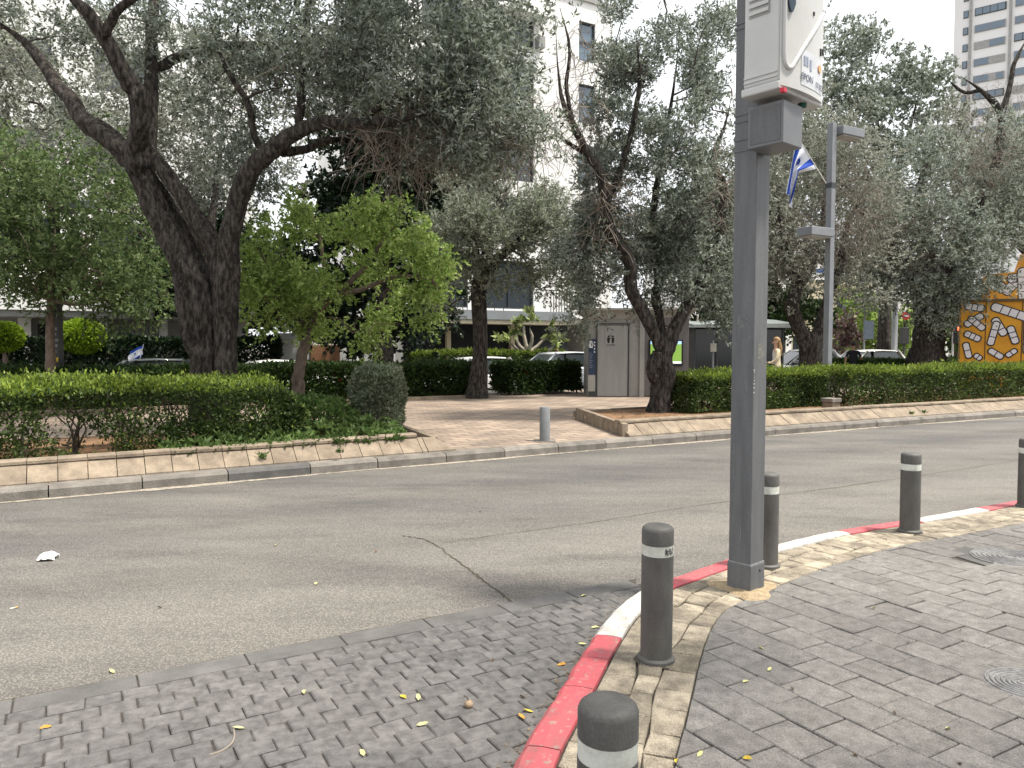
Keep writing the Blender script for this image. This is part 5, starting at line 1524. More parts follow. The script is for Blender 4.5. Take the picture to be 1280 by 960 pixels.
def dead_twigs(rng, blobs, n, length=.8):
    per = [max(1, int(n * b[2])) for b in blobs]; P = []
    for (c, r, wgt), m in zip(blobs, per):
        a = in_blob(rng, m, c, r); d = unit(rng, m) * .8 + np.array([0, 0, -.35]); k = 6
        pts = [a]
        for i in range(k - 1):
            d = d + rng.normal(0, .35, d.shape) + np.array([0, 0, -.16]); d /= np.linalg.norm(d, axis=1, keepdims=True)
            pts.append(pts[-1] + d * (length * rng.uniform(.12, .24, (m, 1))))
        P.append(np.stack(pts, 1))
    P = np.vstack(P); R = np.tile(np.linspace(.0075, .0025, 6), (len(P), 1)) * rng.uniform(.6, 1.4, (len(P), 1))
    return tubes(P, R, 3)
def px_path(pts, Y, dY=0.0):
    """limb from photo columns/rows at distance Y, r in photo pixels; dY drifts the limb in depth"""
    out = []
    for i, (x, y, r) in enumerate(pts):
        yy = Y + dY * i / max(1, len(pts) - 1); p = D(x, y, yy); out.append((p[0], p[1], p[2], r * yy / FPX))
    return out
def pxblob(x, y, rx, ry, Y, ry_m, w=1.0):
    p = D(x, y, Y); return (p, np.array([rx * Y / FPX, ry_m, ry * Y / FPX]), w)
DENS = 1.0
def make_tree(name, label, base, paths, blobs, nclump, per, leaf, Ln, Wd, seed, spread=.3, bark=None, droop=.0, twig=.35, dead=None, ndead=0, knots=.12, group=None, shell=.25, outc=None, r_tip=.006, cat='tree', seg=16, sub_n=7, lump=None):
    lump = spread * .95 if lump is None else lump
    rng = np.random.default_rng(seed)
    t = thing(name, label, cat, base, 0, group)
    org = np.array(base, float)
    nclump = int(nclump * DENS); Ln *= 1.16; Wd *= 1.38
    limb_mesh(paths, seg, knots, seed).build('trunk', bark or M_BARK, t, smooth=True, org=org)
    tot = sum(b[2] for b in blobs); C = []
    for c, r, w in blobs:
        m = max(2, int(nclump * w / tot / sub_n)); q0 = in_blob(rng, m, c, r, shell)
        C.append(np.repeat(q0, sub_n, 0) + rng.normal(0, lump, (m * sub_n, 3)) * np.array([1, 1, .7]))
    C = np.vstack(C); C = C[C[:, 2] > org[2] + .3]
    sub = C[rng.random(len(C)) < min(1, 250 / len(C))]
    PT, R = grow(paths, sub, rng, r_tip)
    V, Q = tubes(PT, R, 4)
    stuff(np_obj('branches', V, Q, M_TWIG if bark is None else bark, t, smooth=True, org=org))
    oc = np.mean([b[0] for b in blobs], 0) if outc is None else outc
    cC, A, L, Wd_ = foliage(rng, C, per, spread, Ln, Wd, oc, droop, twig)
    leaves_mesh(cC, A, L, Wd_, rng, 'crown', leaf, t, org)
    if dead:
        V, Q = dead_twigs(rng, dead, ndead); stuff(np_obj('dead_twigs', V, Q, M_DEAD, t, org=org))
    return t

# --- A: the thick olive on the left
YA = 12.2
gA = D(268, 500, YA); bA = np.array([gA[0], YA, .22])
A_paths = [px_path([(264, 545, 32), (264, 505, 26), (263, 465, 23), (260, 430, 24), (255, 395, 27), (247, 362, 27), (234, 330, 22), (218, 300, 19), (202, 270, 18), (188, 240, 17), (174, 214, 16), (162, 196, 13)], YA),
           px_path([(284, 530, 17), (284, 490, 14), (283, 440, 13.5), (281, 395, 14.5), (279, 350, 14.5), (271, 315, 13), (255, 288, 12), (238, 262, 10), (216, 230, 9), (200, 206, 9), (190, 185, 7), (186, 160, 5)], YA - .2, .15),
           px_path([(172, 214, 16), (150, 185, 13), (125, 165, 12), (103, 150, 10), (88, 125, 9), (70, 105, 8), (58, 85, 7), (40, 62, 6), (15, 40, 5), (-30, 12, 4)], YA, .6),
           px_path([(178, 225, 14), (168, 190, 12), (174, 160, 11), (172, 120, 11), (156, 94, 10), (134, 53, 9), (110, 18, 8), (88, -8, 7), (60, -60, 5)], YA - .1, -.9),
           px_path([(180, 220, 12), (187, 187, 9), (189, 125, 8), (189, 62, 7), (192, 0, 6), (196, -70, 5)], YA + .1, .8),
           px_path([(128, 48, 6), (150, 10, 5), (185, -12, 4), (230, -40, 3)], YA - .8, -.3),
           px_path([(277, 430, 11), (282, 385, 14), (286, 335, 13), (288, 292, 12), (303, 237, 12), (315, 212, 11), (331, 197, 11), (353, 178, 10), (378, 162, 9), (411, 153, 8), (442, 155, 7), (483, 153, 6), (520, 144, 5), (552, 134, 4), (600, 120, 3)], YA - .1, -1.4),
           px_path([(340, 192, 7), (380, 187, 5), (411, 175, 5), (450, 178, 4), (467, 175, 4), (499, 156, 3), (540, 130, 3)], YA - .6, .6),
           px_path([(455, 154, 6), (467, 137, 5), (505, 119, 5), (536, 106, 4), (567, 100, 3), (620, 70, 2.5)], YA - 1.0, -.2),
           px_path([(372, 163, 6), (377, 120, 5), (380, 60, 5), (386, 0, 4), (392, -60, 3)], YA - .6, .5),
           px_path([(190, 90, 6), (225, 70, 6), (270, 58, 5), (330, 57, 5), (400, 55, 4), (470, 30, 3)], YA + .5, 1.2),
           px_path([(330, 195, 5), (318, 170, 4), (310, 130, 4), (285, 90, 3), (265, 40, 3)], YA - .2, -.4)]
A_blobs = [pxblob(520, 60, 160, 95, YA - .9, 1.0, 2.0), pxblob(610, 110, 80, 80, YA - 1.3, .9, .9), pxblob(390, 40, 130, 80, YA - .1, 1.0, 1.4), pxblob(285, 205, 50, 60, YA + .5, .5, .45), pxblob(225, 30, 100, 65, YA + 1.0, 1.2, .8),
           pxblob(40, 10, 75, 45, YA + .8, .9, .4), pxblob(300, -150, 360, 120, YA - 1.3, 1.5, 1.8), pxblob(0, -110, 140, 90, YA, 1.8, .6), pxblob(560, -90, 170, 90, YA - 1.2, 1.2, .9), pxblob(120, 130, 50, 40, YA + 1.0, .5, .12), pxblob(400, 110, 80, 40, YA - .1, .5, .3), pxblob(250, 130, 60, 40, YA + 1.0, .5, .2), pxblob(590, 175, 80, 45, YA - 1.2, .7, .3)]
make_tree('olive_tree', 'thick gnarled old olive tree with spreading dark limbs on the left', bA, A_paths, A_blobs, 1500, 84, L_OLIVE, .075, .24, 21, spread=.22, twig=.3, dead=[(D(600, 165, YA - .6), np.array([1.2, .8, .7]), .5), (D(500, 175, YA - .6), np.array([.8, .7, .6]), .3), (D(430, 100, YA), np.array([1.4, .8, .7]), .2)], ndead=900, knots=.13, seg=28)

# --- B: young bright green tree
YB = 13.2
bB = np.array([D(372, 432, YB)[0], YB, .22])
B_paths = [px_path([(369, 520, 9), (372, 490, 8), (374, 462, 7), (381, 432, 6.5), (389, 408, 6)], YB),
           px_path([(389, 410, 6), (400, 385, 5), (420, 368, 4), (450, 340, 3), (480, 300, 2), (500, 275, 1.5)], YB, -.5),
           px_path([(388, 412, 5), (378, 402, 3), (365, 392, 3), (345, 360, 2), (330, 320, 1.5)], YB, .4),
           px_path([(392, 400, 4), (405, 350, 3), (400, 300, 2), (390, 265, 1.5)], YB, .5), px_path([(415, 372, 4), (455, 360, 3), (500, 345, 2), (540, 350, 1.5)], YB - .2, -.6)]
B_blobs = [pxblob(400, 320, 80, 65, YB, .9, 1.2), pxblob(480, 320, 70, 55, YB - .2, .8, 1.0), pxblob(345, 350, 45, 55, YB, .7, .7), pxblob(525, 360, 32, 45, YB - .3, .5, .5), pxblob(425, 385, 85, 40, YB, .7, .7), pxblob(360, 270, 35, 25, YB, .4, .25), pxblob(480, 275, 30, 25, YB - .2, .4, .25)]
make_tree('young_tree', 'young tree with bright yellow green leaves before the dark trees', bB, B_paths, B_blobs, 420, 60, L_BRIGHT, .07, .36, 22, spread=.13, lump=.16, shell=.45, bark=M_BARK2, droop=.3, twig=.26, knots=.05, r_tip=.004)

# --- C: olive behind the median path
YC = 20.6
bC = np.array([D(600, 432, YC)[0], YC, .2])
C_paths = [px_path([(596, 497, 15), (598, 475, 11.5), (601, 440, 9), (600, 400, 9), (598, 365, 10), (602, 340, 9)], YC), px_path([(602, 345, 9), (620, 325, 7), (645, 305, 5), (670, 285, 4), (690, 270, 3)], YC, -.6), px_path([(600, 345, 8), (592, 310, 6), (575, 280, 4), (560, 260, 3)], YC, .4), px_path([(604, 340, 8), (612, 300, 6), (622, 260, 4), (640, 235, 3)], YC, .5)]
C_blobs = [pxblob(625, 270, 75, 50, YC, 1.5, 1.5), pxblob(580, 300, 50, 45, YC - .3, 1.1, .8), pxblob(680, 290, 40, 55, YC - .4, 1.0, .8), pxblob(640, 330, 55, 35, YC, .9, .5), pxblob(555, 340, 28, 45, YC, .7, .35), pxblob(700, 330, 22, 45, YC - .2, .6, .3)]
make_tree('olive_tree', 'grey green olive with straight dark trunk by the white hatchback', bC, C_paths, C_blobs, 560, 84, L_OLIVE2, .085, .27, 23, spread=.26, knots=.1)

# --- D: forked olive in front of the toilet
YD = 14.8
bD = np.array([D(825, 432, YD)[0], YD, .25])
D_paths = [px_path([(821, 540, 19), (822, 515, 15), (825, 490, 12), (828, 468, 13.5), (828, 447, 11), (831, 428, 10.5), (834, 410, 6)], YD), px_path([(819, 480, 5), (817, 468, 8), (819, 455, 9), (822, 440, 6)], YD - .1),
           px_path([(828, 455, 8), (824, 432, 7.5), (813, 407, 7.5), (800, 382, 7.5), (789, 360, 7.5), (787, 330, 7.5), (778, 308, 7.5), (760, 285, 8), (756, 250, 7), (750, 215, 6), (733, 190, 5), (716, 155, 4.5), (702, 120, 3.5), (697, 80, 2.5), (694, 20, 1.5)], YD, -.8),
           px_path([(832, 450, 8), (838, 428, 8), (848, 402, 7.5), (864, 375, 7), (880, 348, 7), (896, 300, 6), (905, 240, 5), (892, 200, 4), (905, 160, 3), (915, 120, 2)], YD, .4),
           px_path([(828, 425, 5), (826, 400, 5), (820, 370, 6), (824, 345, 6), (812, 300, 5), (820, 240, 4), (830, 180, 3), (842, 110, 2.5), (850, 40, 2)], YD + .2, 1.2),
           px_path([(716, 160, 3.5), (712, 135, 3), (708, 105, 2.5), (712, 60, 2), (700, 10, 1.5)], YD - .6, -.1), px_path([(756, 255, 5), (775, 215, 4), (790, 160, 3.5), (800, 100, 3), (795, 40, 2)], YD - .3, -.5), px_path([(733, 192, 3.5), (705, 175, 2.5), (690, 160, 2)], YD - .5)]
D_blobs = [pxblob(820, 240, 95, 90, YD + .8, 1.2, 2.2), pxblob(830, 120, 85, 70, YD + .2, 1.4, 1.0), pxblob(760, 310, 60, 55, YD + .5, .8, .8), pxblob(870, 320, 60, 60, YD + .6, .9, 1.0), pxblob(800, 350, 70, 35, YD + .5, .7, .5), pxblob(860, 50, 65, 50, YD + .3, 1.2, .45), pxblob(775, 200, 45, 60, YD + .4, .8, .45), pxblob(905, 380, 25, 40, YD + .3, .6, .25), pxblob(740, 380, 30, 25, YD + .3, .5, .06), pxblob(790, -40, 110, 60, YD, 1.4, .5), pxblob(790, 110, 30, 50, YD, .6, .3)]
make_tree('olive_tree', 'olive with forked knotty trunk standing before the toilet kiosk', bD, D_paths, D_blobs, 1150, 84, L_OLIVE, .072, .26, 24, spread=.19, twig=.28, dead=[(D(720, 120, YD - .5), np.array([.45, .6, 1.4]), .35), (D(760, 260, YD - .4), np.array([.5, .6, .8]), .3), (D(890, 230, YD), np.array([.45, .6, .9]), .35)], ndead=420, knots=.15, seg=22)

# --- E: forked olive by the lamp post
YE = 21.5
bE = np.array([D(1018, 432, YE)[0], YE, .2])
E_paths = [px_path([(1014, 490, 17), (1014, 460, 14), (1014, 435, 13), (1013, 415, 7)], YE), px_path([(1012, 448, 10), (1006, 425, 9), (996, 400, 8), (990, 380, 8), (997, 355, 7), (985, 320, 6), (975, 270, 4), (965, 220, 3)], YE, -.6), px_path([(1016, 448, 10), (1021, 425, 8), (1028, 400, 7), (1036, 370, 6), (1050, 330, 5), (1060, 280, 4), (1085, 230, 3)], YE, .6), px_path([(1000, 360, 5), (1020, 320, 4), (1030, 260, 3), (1035, 200, 2.5)], YE, 1.0)]
E_blobs = [pxblob(985, 250, 60, 80, YE, 1.5, 1.3), pxblob(1060, 250, 60, 90, YE + .3, 1.5, 1.2), pxblob(1000, 330, 60, 45, YE, 1.2, .7), pxblob(955, 340, 30, 60, YE, .9, .5), pxblob(1075, 350, 40, 35, YE, .9, .35), pxblob(1010, 170, 60, 50, YE + .5, 1.3, .7)]
make_tree('olive_tree', 'olive with V shaped trunk behind the double headed lamp post', bE, E_paths, E_blobs, 620, 72, L_OLIVEB, .085, .28, 25, spread=.3, dead=[(D(1065, 260, YE - .6), np.array([1.1, .8, 1.6]), .7), (D(990, 300, YE - .5), np.array([.9, .7, 1.2]), .3)], ndead=800, knots=.12)

# --- F: big dark tree on the right
YF = 27.0
bF = np.array([D(1160, 432, YF)[0], YF, .1])
F_paths = [px_path([(1158, 490, 26), (1158, 455, 21), (1160, 425, 18), (1161, 390, 17), (1160, 355, 17)], YF), px_path([(1160, 365, 14), (1135, 330, 11), (1108, 305, 9), (1085, 280, 7), (1070, 240, 4)], YF, -.8), px_path([(1162, 365, 14), (1190, 320, 10), (1215, 270, 8), (1240, 220, 6), (1252, 160, 4.5), (1248, 135, 4), (1225, 112, 3), (1200, 95, 2)], YF, .6), px_path([(1160, 365, 14), (1160, 310, 10), (1150, 250, 7), (1160, 200, 4)], YF, .4), px_path([(1250, 150, 4), (1262, 110, 3), (1268, 80, 2.5), (1285, 45, 1.5)], YF + .6, .3), px_path([(1226, 113, 2.5), (1205, 115, 2), (1185, 100, 1.5)], YF + .6)]
F_blobs = [pxblob(1170, 330, 85, 60, YF - .3, 2.2, 1.6), pxblob(1222, 280, 65, 65, YF, 2.2, 1.4), pxblob(1100, 290, 55, 60, YF, 1.8, .9), pxblob(1160, 230, 90, 50, YF, 2.0, .9), pxblob(1270, 220, 55, 60, YF + .3, 1.8, .8), pxblob(1180, 375, 45, 25, YF - .5, 1.4, .5), pxblob(1110, 355, 40, 30, YF - .5, 1.3, .4), pxblob(1150, 290, 70, 60, YF - 1.5, 1.0, .8)]
make_tree('olive_tree', 'large dark spreading olive with thick trunk left of the yellow booth', bF, F_paths, F_blobs, 900, 84, L_OLIVE, .10, .30, 26, spread=.38, twig=.42, dead=[(D(1130, 290, YF - 1.5), np.array([1.8, 1.0, 1.3]), .6), (D(1235, 200, YF - 1), np.array([1.4, 1.0, 1.2]), .4)], ndead=900, knots=.12)

# --- more trees behind, each with its own crown
def simple_tree(name, label, px, Y, top_r, blobs, nclump, per, leaf, Ln, Wd, seed, trunk_top, bark=None, base_z=.12, lean=0, spread=.35, **kw):
    b = np.array([D(px, 432, Y)[0], Y, base_z]); zt = D(px, trunk_top, Y)[2]
    paths = [[(b[0], Y, base_z - .1, top_r * 1.5), (b[0] + lean * .3, Y, base_z + (zt - base_z) * .4, top_r * 1.1), (b[0] + lean, Y, zt, top_r * .8)]]
    for k, bl in enumerate(blobs[:5]):
        c = bl[0]; m = (np.array([b[0] + lean, Y, zt]) + c) / 2 + np.array([0, 0, -.25])
        paths.append([(b[0] + lean * .8, Y, zt - .25, top_r * .7), (m[0], m[1], m[2], top_r * .42), (c[0], c[1], c[2], top_r * .15)])
    return make_tree(name, label, b, paths, blobs, nclump, per, leaf, Ln, Wd, seed, spread=spread, bark=bark, **kw)
simple_tree('leafy_tree', 'mid green fine leaved tree with slim trunk at the left edge', 63, 16.0, .09, [pxblob(70, 260, 95, 90, 16, 1.7, 1.6), pxblob(150, 310, 65, 65, 16, 1.3, .9), pxblob(10, 315, 70, 50, 16, 1.4, .9), pxblob(90, 335, 95, 28, 15.8, 1.2, .6), pxblob(145, 370, 40, 28, 15.6, .6, .3), pxblob(20, 210, 70, 60, 16.2, 1.3, .7)], 620, 72, L_MID, .085, .34, 31, 360, bark=M_BARK2, droop=.2, spread=.26)
simple_tree('olive_tree', 'pale olive crown behind the left tree under the sky gap', 262, 21.0, .2, [pxblob(60, 130, 110, 80, 21, 2.2, 1.2), pxblob(180, 200, 90, 80, 21, 2.0, 1.2), pxblob(280, 150, 110, 90, 21.5, 2.2, 1.2), pxblob(100, 230, 110, 60, 21, 2.0, .8), pxblob(30, 110, 70, 60, 21, 1.8, .9)], 800, 72, L_OLIVEB, .10, .3, 32, 300, spread=.36)
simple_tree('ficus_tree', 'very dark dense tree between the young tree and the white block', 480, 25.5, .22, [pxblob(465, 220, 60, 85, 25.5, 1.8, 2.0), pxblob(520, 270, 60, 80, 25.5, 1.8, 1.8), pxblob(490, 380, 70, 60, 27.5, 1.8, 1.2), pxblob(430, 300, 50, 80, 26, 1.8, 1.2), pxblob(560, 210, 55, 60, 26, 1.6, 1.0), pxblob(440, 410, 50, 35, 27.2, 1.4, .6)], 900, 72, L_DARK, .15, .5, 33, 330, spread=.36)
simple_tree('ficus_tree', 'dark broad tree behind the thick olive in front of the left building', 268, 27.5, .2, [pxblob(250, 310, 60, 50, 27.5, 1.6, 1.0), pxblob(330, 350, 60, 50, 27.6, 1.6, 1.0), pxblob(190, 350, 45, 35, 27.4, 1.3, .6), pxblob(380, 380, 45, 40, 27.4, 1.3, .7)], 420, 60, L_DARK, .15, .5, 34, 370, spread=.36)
simple_tree('leafy_tree', 'tall dark green tree between toilet kiosk and dark booth', 905, 30.0, .2, [pxblob(900, 360, 55, 60, 30, 1.8, 1.2), pxblob(880, 300, 55, 60, 30.5, 1.8, 1.0), pxblob(950, 370, 50, 45, 30.5, 1.6, .9), pxblob(930, 300, 50, 60, 31, 1.8, .8), pxblob(985, 395, 35, 35, 31, 1.2, .5)], 520, 60, L_HEDGED, .15, .45, 35, 380, spread=.38)
simple_tree('evergreen_tree', 'tall hazy grey green tree rising behind the lamp post top', 1105, 38.0, .25, [pxblob(1090, 90, 55, 60, 38, 2.2, 1.2), pxblob(1130, 150, 55, 55, 38, 2.2, 1.1), pxblob(1060, 160, 45, 60, 38, 2.0, .9), pxblob(1090, 220, 80, 60, 38, 2.4, 1.1), pxblob(1150, 110, 28, 25, 38, 1.2, .35), pxblob(1075, 45, 30, 22, 38, 1.2, .3)], 620, 60, L_OLIVE, .15, .36, 36, 260, spread=.5)
simple_tree('olive_tree', 'pale olive crown between the steel post and the lamp post', 965, 30.0, .2, [pxblob(970, 170, 50, 45, 30, 1.8, 1.0), pxblob(1000, 220, 50, 50, 30, 1.8, 1.0), pxblob(950, 250, 40, 60, 30, 1.6, .9)], 380, 60, L_OLIVE2, .12, .32, 37, 300, spread=.38)
simple_tree('olive_tree', 'grey olive crown at the right edge in front of the tower', 1290, 34.0, .25, [pxblob(1250, 200, 80, 50, 34, 2.2, 1.2), pxblob(1300, 250, 70, 80, 34, 2.2, 1.2), pxblob(1215, 240, 60, 45, 34, 2.0, .8), pxblob(1190, 180, 35, 30, 34, 1.4, .3)], 560, 60, L_OLIVEB, .13, .32, 38, 320, spread=.45, dead=[(D(1235, 140, 33.5), np.array([2.0, 1.0, 1.6]), 1.0)], ndead=400)
simple_tree('leafy_tree', 'light yellow green tree beyond the man across the crossing', 1100, 48.0, .15, [pxblob(1090, 395, 35, 30, 48, 1.6, 1.2), pxblob(1110, 425, 32, 22, 48, 1.5, .8), pxblob(1070, 420, 22, 22, 48, 1.2, .6)], 300, 48, L_BRIGHT, .17, .5, 39, 430, bark=M_BARK2, spread=.4)
simple_tree('leafy_tree', 'green tree behind the red traffic signal', 1195, 50.0, .15, [pxblob(1180, 400, 30, 40, 50, 1.6, 1.2), pxblob(1215, 390, 30, 35, 50, 1.6, 1.0)], 240, 48, L_MID, .18, .5, 40, 430, bark=M_BARK2, spread=.4)
simple_tree('flowering_bush', 'purple pink flowering bush beyond the lamp post', 1055, 44.0, .08, [pxblob(1052, 412, 10, 12, 44, .6, 1.0), pxblob(1048, 425, 8, 10, 44, .6, .6)], 45, 48, leafm('bougainvillea', [(.12, .07, .08), (.22, .12, .14), (.09, .1, .05), (.2, .16, .13)], trans=.3), .16, .6, 41, 440, bark=M_BARK2, spread=.3)
# plumeria before the building
YP = 28.2
p_b = ST(s_at(660, 28), 28, .12); YP = p_b[1]
P_paths = [px_path([(655, 470, 4), (657, 450, 4), (660, 440, 3.5)], YP)] + [px_path([(660, 442, 3), (a, b + 14, 2), (c, b, 1.6)], YP, d) for a, b, c, d in ((648, 416, 645, .2), (665, 410, 662, -.2), (672, 418, 688, .3), (650, 425, 634, -.3), (680, 430, 694, -.1), (655, 405, 655, .3))]
make_tree('plumeria_tree', 'small plumeria with pale long leaves before the white block', tuple(p_b), P_paths, [pxblob(x, y, 10, 7, YP, .4, 1) for x, y in ((645, 412), (662, 405), (688, 415), (634, 422), (694, 426), (655, 402))], 12, 24, leafm('plumeria_leaf', [(.16, .22, .07), (.24, .29, .10), (.33, .37, .17)], trans=.3), .30, .27, 42, spread=.13, sub_n=1, lump=.0, bark=pm('plumeria_bark', (.36, .32, .26)), twig=.15, knots=.03)
# lollipop topiaries
def topiary(px, py, rpx, Y, label, seed):
    b = np.array([D(px, 432, Y)[0], Y, .12]); c = D(px, py, Y); r = rpx * Y / FPX; rng = np.random.default_rng(seed)
    t = thing('topiary_tree', label, 'tree', b, 0, 'clipped lollipop trees by the left building')
    limb_mesh([[(b[0], Y, .1, .10), (b[0] + .05, Y, .7, .09), (b[0], Y, c[2] - r * .6, .08)], [(b[0], Y, c[2] - r * .7, .07), (c[0] + .15, Y, c[2], .03)]], 10, .08, seed).build('trunk', M_BARK2, t, smooth=True, org=b)
    d = unit(rng, 5200); d[:, 2] *= .85
    C = c + d * (r * rng.uniform(.72, 1.04, (5200, 1)))
    leaves_mesh(C, d + unit(rng, 5200) * .8, rng.uniform(.08, .13, 5200), rng.uniform(.05, .07, 5200), rng, 'crown', L_LIME, t, b)
topiary(103, 421, 25, 24.5, 'bright clipped lollipop tree beside the stickered lamp post', 51)
topiary(5, 421, 20, 23.0, 'bright clipped lollipop tree at the left edge of the picture', 52)

# --- hedges
def hedge(label, s0, s1, t0, t1, z0, z1, n, leaf, Ln, seed, rnd=.18, gaps=0.0, stems=True, wav=.04, group='clipped hedges on the median', roundend=False):
    rng = np.random.default_rng(seed)
    org = ST((s0 + s1) / 2, (t0 + t1) / 2, z0)
    t = thing('hedge', label, 'hedge', org, 0, group)
    Ls, W_, H_ = s1 - s0, t1 - t0, z1 - z0
    # points on the clipped surface and a little inside
    wgt = np.array([Ls * W_ * 1.6, Ls * H_ * 1.5, Ls * H_ * .6, W_ * H_ * 1.2, W_ * H_ * 1.2]); wgt /= wgt.sum()
    f = rng.choice(5, n, p=wgt); a, b, dep = rng.random(n), rng.random(n), np.abs(rng.normal(0, .09, n))
    s = np.empty(n); tt = np.empty(n); z = np.empty(n); nr = np.zeros((n, 3))
    top = f == 0; s[top] = a[top] * Ls; tt[top] = b[top] * W_; z[top] = H_ - dep[top]; nr[top, 2] = 1
    fr = f == 1; s[fr] = a[fr] * Ls; tt[fr] = dep[fr]; z[fr] = b[fr] * H_; nr[fr, :2] = -N
    bk = f == 2; s[bk] = a[bk] * Ls; tt[bk] = W_ - dep[bk]; z[bk] = b[bk] * H_; nr[bk, :2] = N
    e0 = f == 3; s[e0] = dep[e0]; tt[e0] = a[e0] * W_; z[e0] = b[e0] * H_; nr[e0, :2] = -U
    e1 = f == 4; s[e1] = Ls - dep[e1]; tt[e1] = a[e1] * W_; z[e1] = b[e1] * H_; nr[e1, :2] = U
    # rounded top edges
    kf = np.clip(1 - tt / rnd, 0, 1); kb = np.clip(1 - (W_ - tt) / rnd, 0, 1); z = np.minimum(z, H_ - rnd * .55 * (kf ** 2 + kb ** 2))
    if roundend:
        ke = np.clip(1 - (Ls - s) / .6, 0, 1); z = np.minimum(z, H_ - .5 * ke ** 2.2)
    wv = wav * (np.sin(s * 2.1 + seed) + np.sin(s * 5.3 + z * 3) * .6 + np.sin(s * 3.7 - z * 6) * .5)
    tt = tt + wv * np.where(fr, 1, .2) * -1; z = z + wav * .5 * np.sin(s * 2.7 + tt * 4) * (z > H_ * .6)
    if gaps:
        g_ = np.sin(s * 1.9 + 1.3 * np.sin(s * .7)) * np.sin(z * 4.2 + s * 1.1) + .5 * np.sin(s * 4.9 + z * 6.3)
        keep = ~((z < H_ * .72) & (g_ > (1.0 - gaps)) & (rng.random(n) < .9)) & ~((z < H_ * .22) & (rng.random(n) < gaps * .8))
        s, tt, z, nr = s[keep], tt[keep], z[keep], nr[keep]
    stray = (rng.random(len(z)) < .05) & (z > H_ * .55); z = z + stray * rng.uniform(.01, .10, len(z)); tt = tt - stray * rng.uniform(0, .05, len(z))
    z = z + .03 * np.sin(s * 1.3 + seed * 2) * (z > H_ * .6)
    P = np.outer(s + s0, np.r_[U, 0]) + np.outer(tt + t0, np.r_[N, 0]); P[:, 2] = z + z0
    A = nr * .7 + unit(rng, len(P)) * .9 + np.array([0, 0, .3])
    # sprigs that stick out of the clipped faces
    L = Ln * rng.uniform(.6, 1.3, len(P)); Wl = L * rng.uniform(.38, .55, len(P))
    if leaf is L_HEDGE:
        zr = (P[:, 2] - z0) / H_; paler = rng.random(len(P)) < np.clip((zr - .78) * 5, .03, .85)  # paler yellow-green leaf colour, mostly towards the hedge top
        leaves_mesh(P[paler], A[paler] + np.array([0, 0, .5]), L[paler], Wl[paler], rng, 'top_leaves', L_HEDGETOP, t, org)
        P, A, L, Wl = P[~paler], A[~paler], L[~paler], Wl[~paler]
    leaves_mesh(P, A, L, Wl, rng, 'leaf_mass', leaf, t, org)
    if stems:
        m = int(Ls / .09); a0 = ST(0, 0) * 0; P = []
        ss = np.sort(rng.uniform(s0 + .1, s1 - .1, m)); 
        base_s = np.round(ss / .55) * .55
        k = 6
        for i in range(m):
            tb = (t0 + t1) / 2 + rng.normal(0, W_ * .12); te = rng.uniform(t0 + .1, t1 - .1); pts = []
            for q in np.linspace(0, 1, k):
                pts.append(ST(base_s[i] + (ss[i] - base_s[i] + rng.normal(0, .12)) * q ** 1.2 + rng.normal(0, .015), tb + (te - tb) * q, z0 - .02 + H_ * .88 * q))
            P.append(pts)
        V, Q = tubes(np.array(P), np.tile(np.linspace(.016, .006, k), (m, 1)), 5)
        stuff(np_obj('stems', V, Q, M_TWIG, t, smooth=True, org=org))
    return t
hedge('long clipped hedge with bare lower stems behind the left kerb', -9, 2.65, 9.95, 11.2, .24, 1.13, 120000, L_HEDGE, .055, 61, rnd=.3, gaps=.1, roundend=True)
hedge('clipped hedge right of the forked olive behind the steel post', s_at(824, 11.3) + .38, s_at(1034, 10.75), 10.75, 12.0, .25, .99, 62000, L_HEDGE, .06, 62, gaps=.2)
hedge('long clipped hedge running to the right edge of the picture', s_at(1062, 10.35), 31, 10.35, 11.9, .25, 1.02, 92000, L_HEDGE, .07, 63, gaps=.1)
hedge('dark clipped hedge at the back of the median right of the middle olive', 10.75, 13.2, 18.75, 19.9, .2, 1.02, 15000, L_HEDGED, .12, 64)
hedge('dark clipped hedge at the back of the median between young tree and middle olive', 2.6, 9.6, 18.7, 19.9, .2, 1.02, 38000, L_HEDGED, .125, 65)
hedge('dark clipped hedge at the back of the median behind the thick olive', -7.5, 2.4, 18.7, 19.9, .2, 1.02, 38000, L_HEDGED, .13, 66)
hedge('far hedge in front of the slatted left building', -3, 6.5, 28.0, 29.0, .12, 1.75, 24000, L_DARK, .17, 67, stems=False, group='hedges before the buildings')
hedge('light topped far hedge in front of the white block', 11.5, 18.6, 27.6, 28.6, .12, 1.3, 17000, L_HEDGE, .13, 68, stems=False, group='hedges before the buildings')
hedge('low dark hedge round the foot of the big dark tree', 25, 34, 17.5, 19.5, .1, .95, 14000, L_HEDGED, .15, 69, stems=False, group='hedges before the buildings')

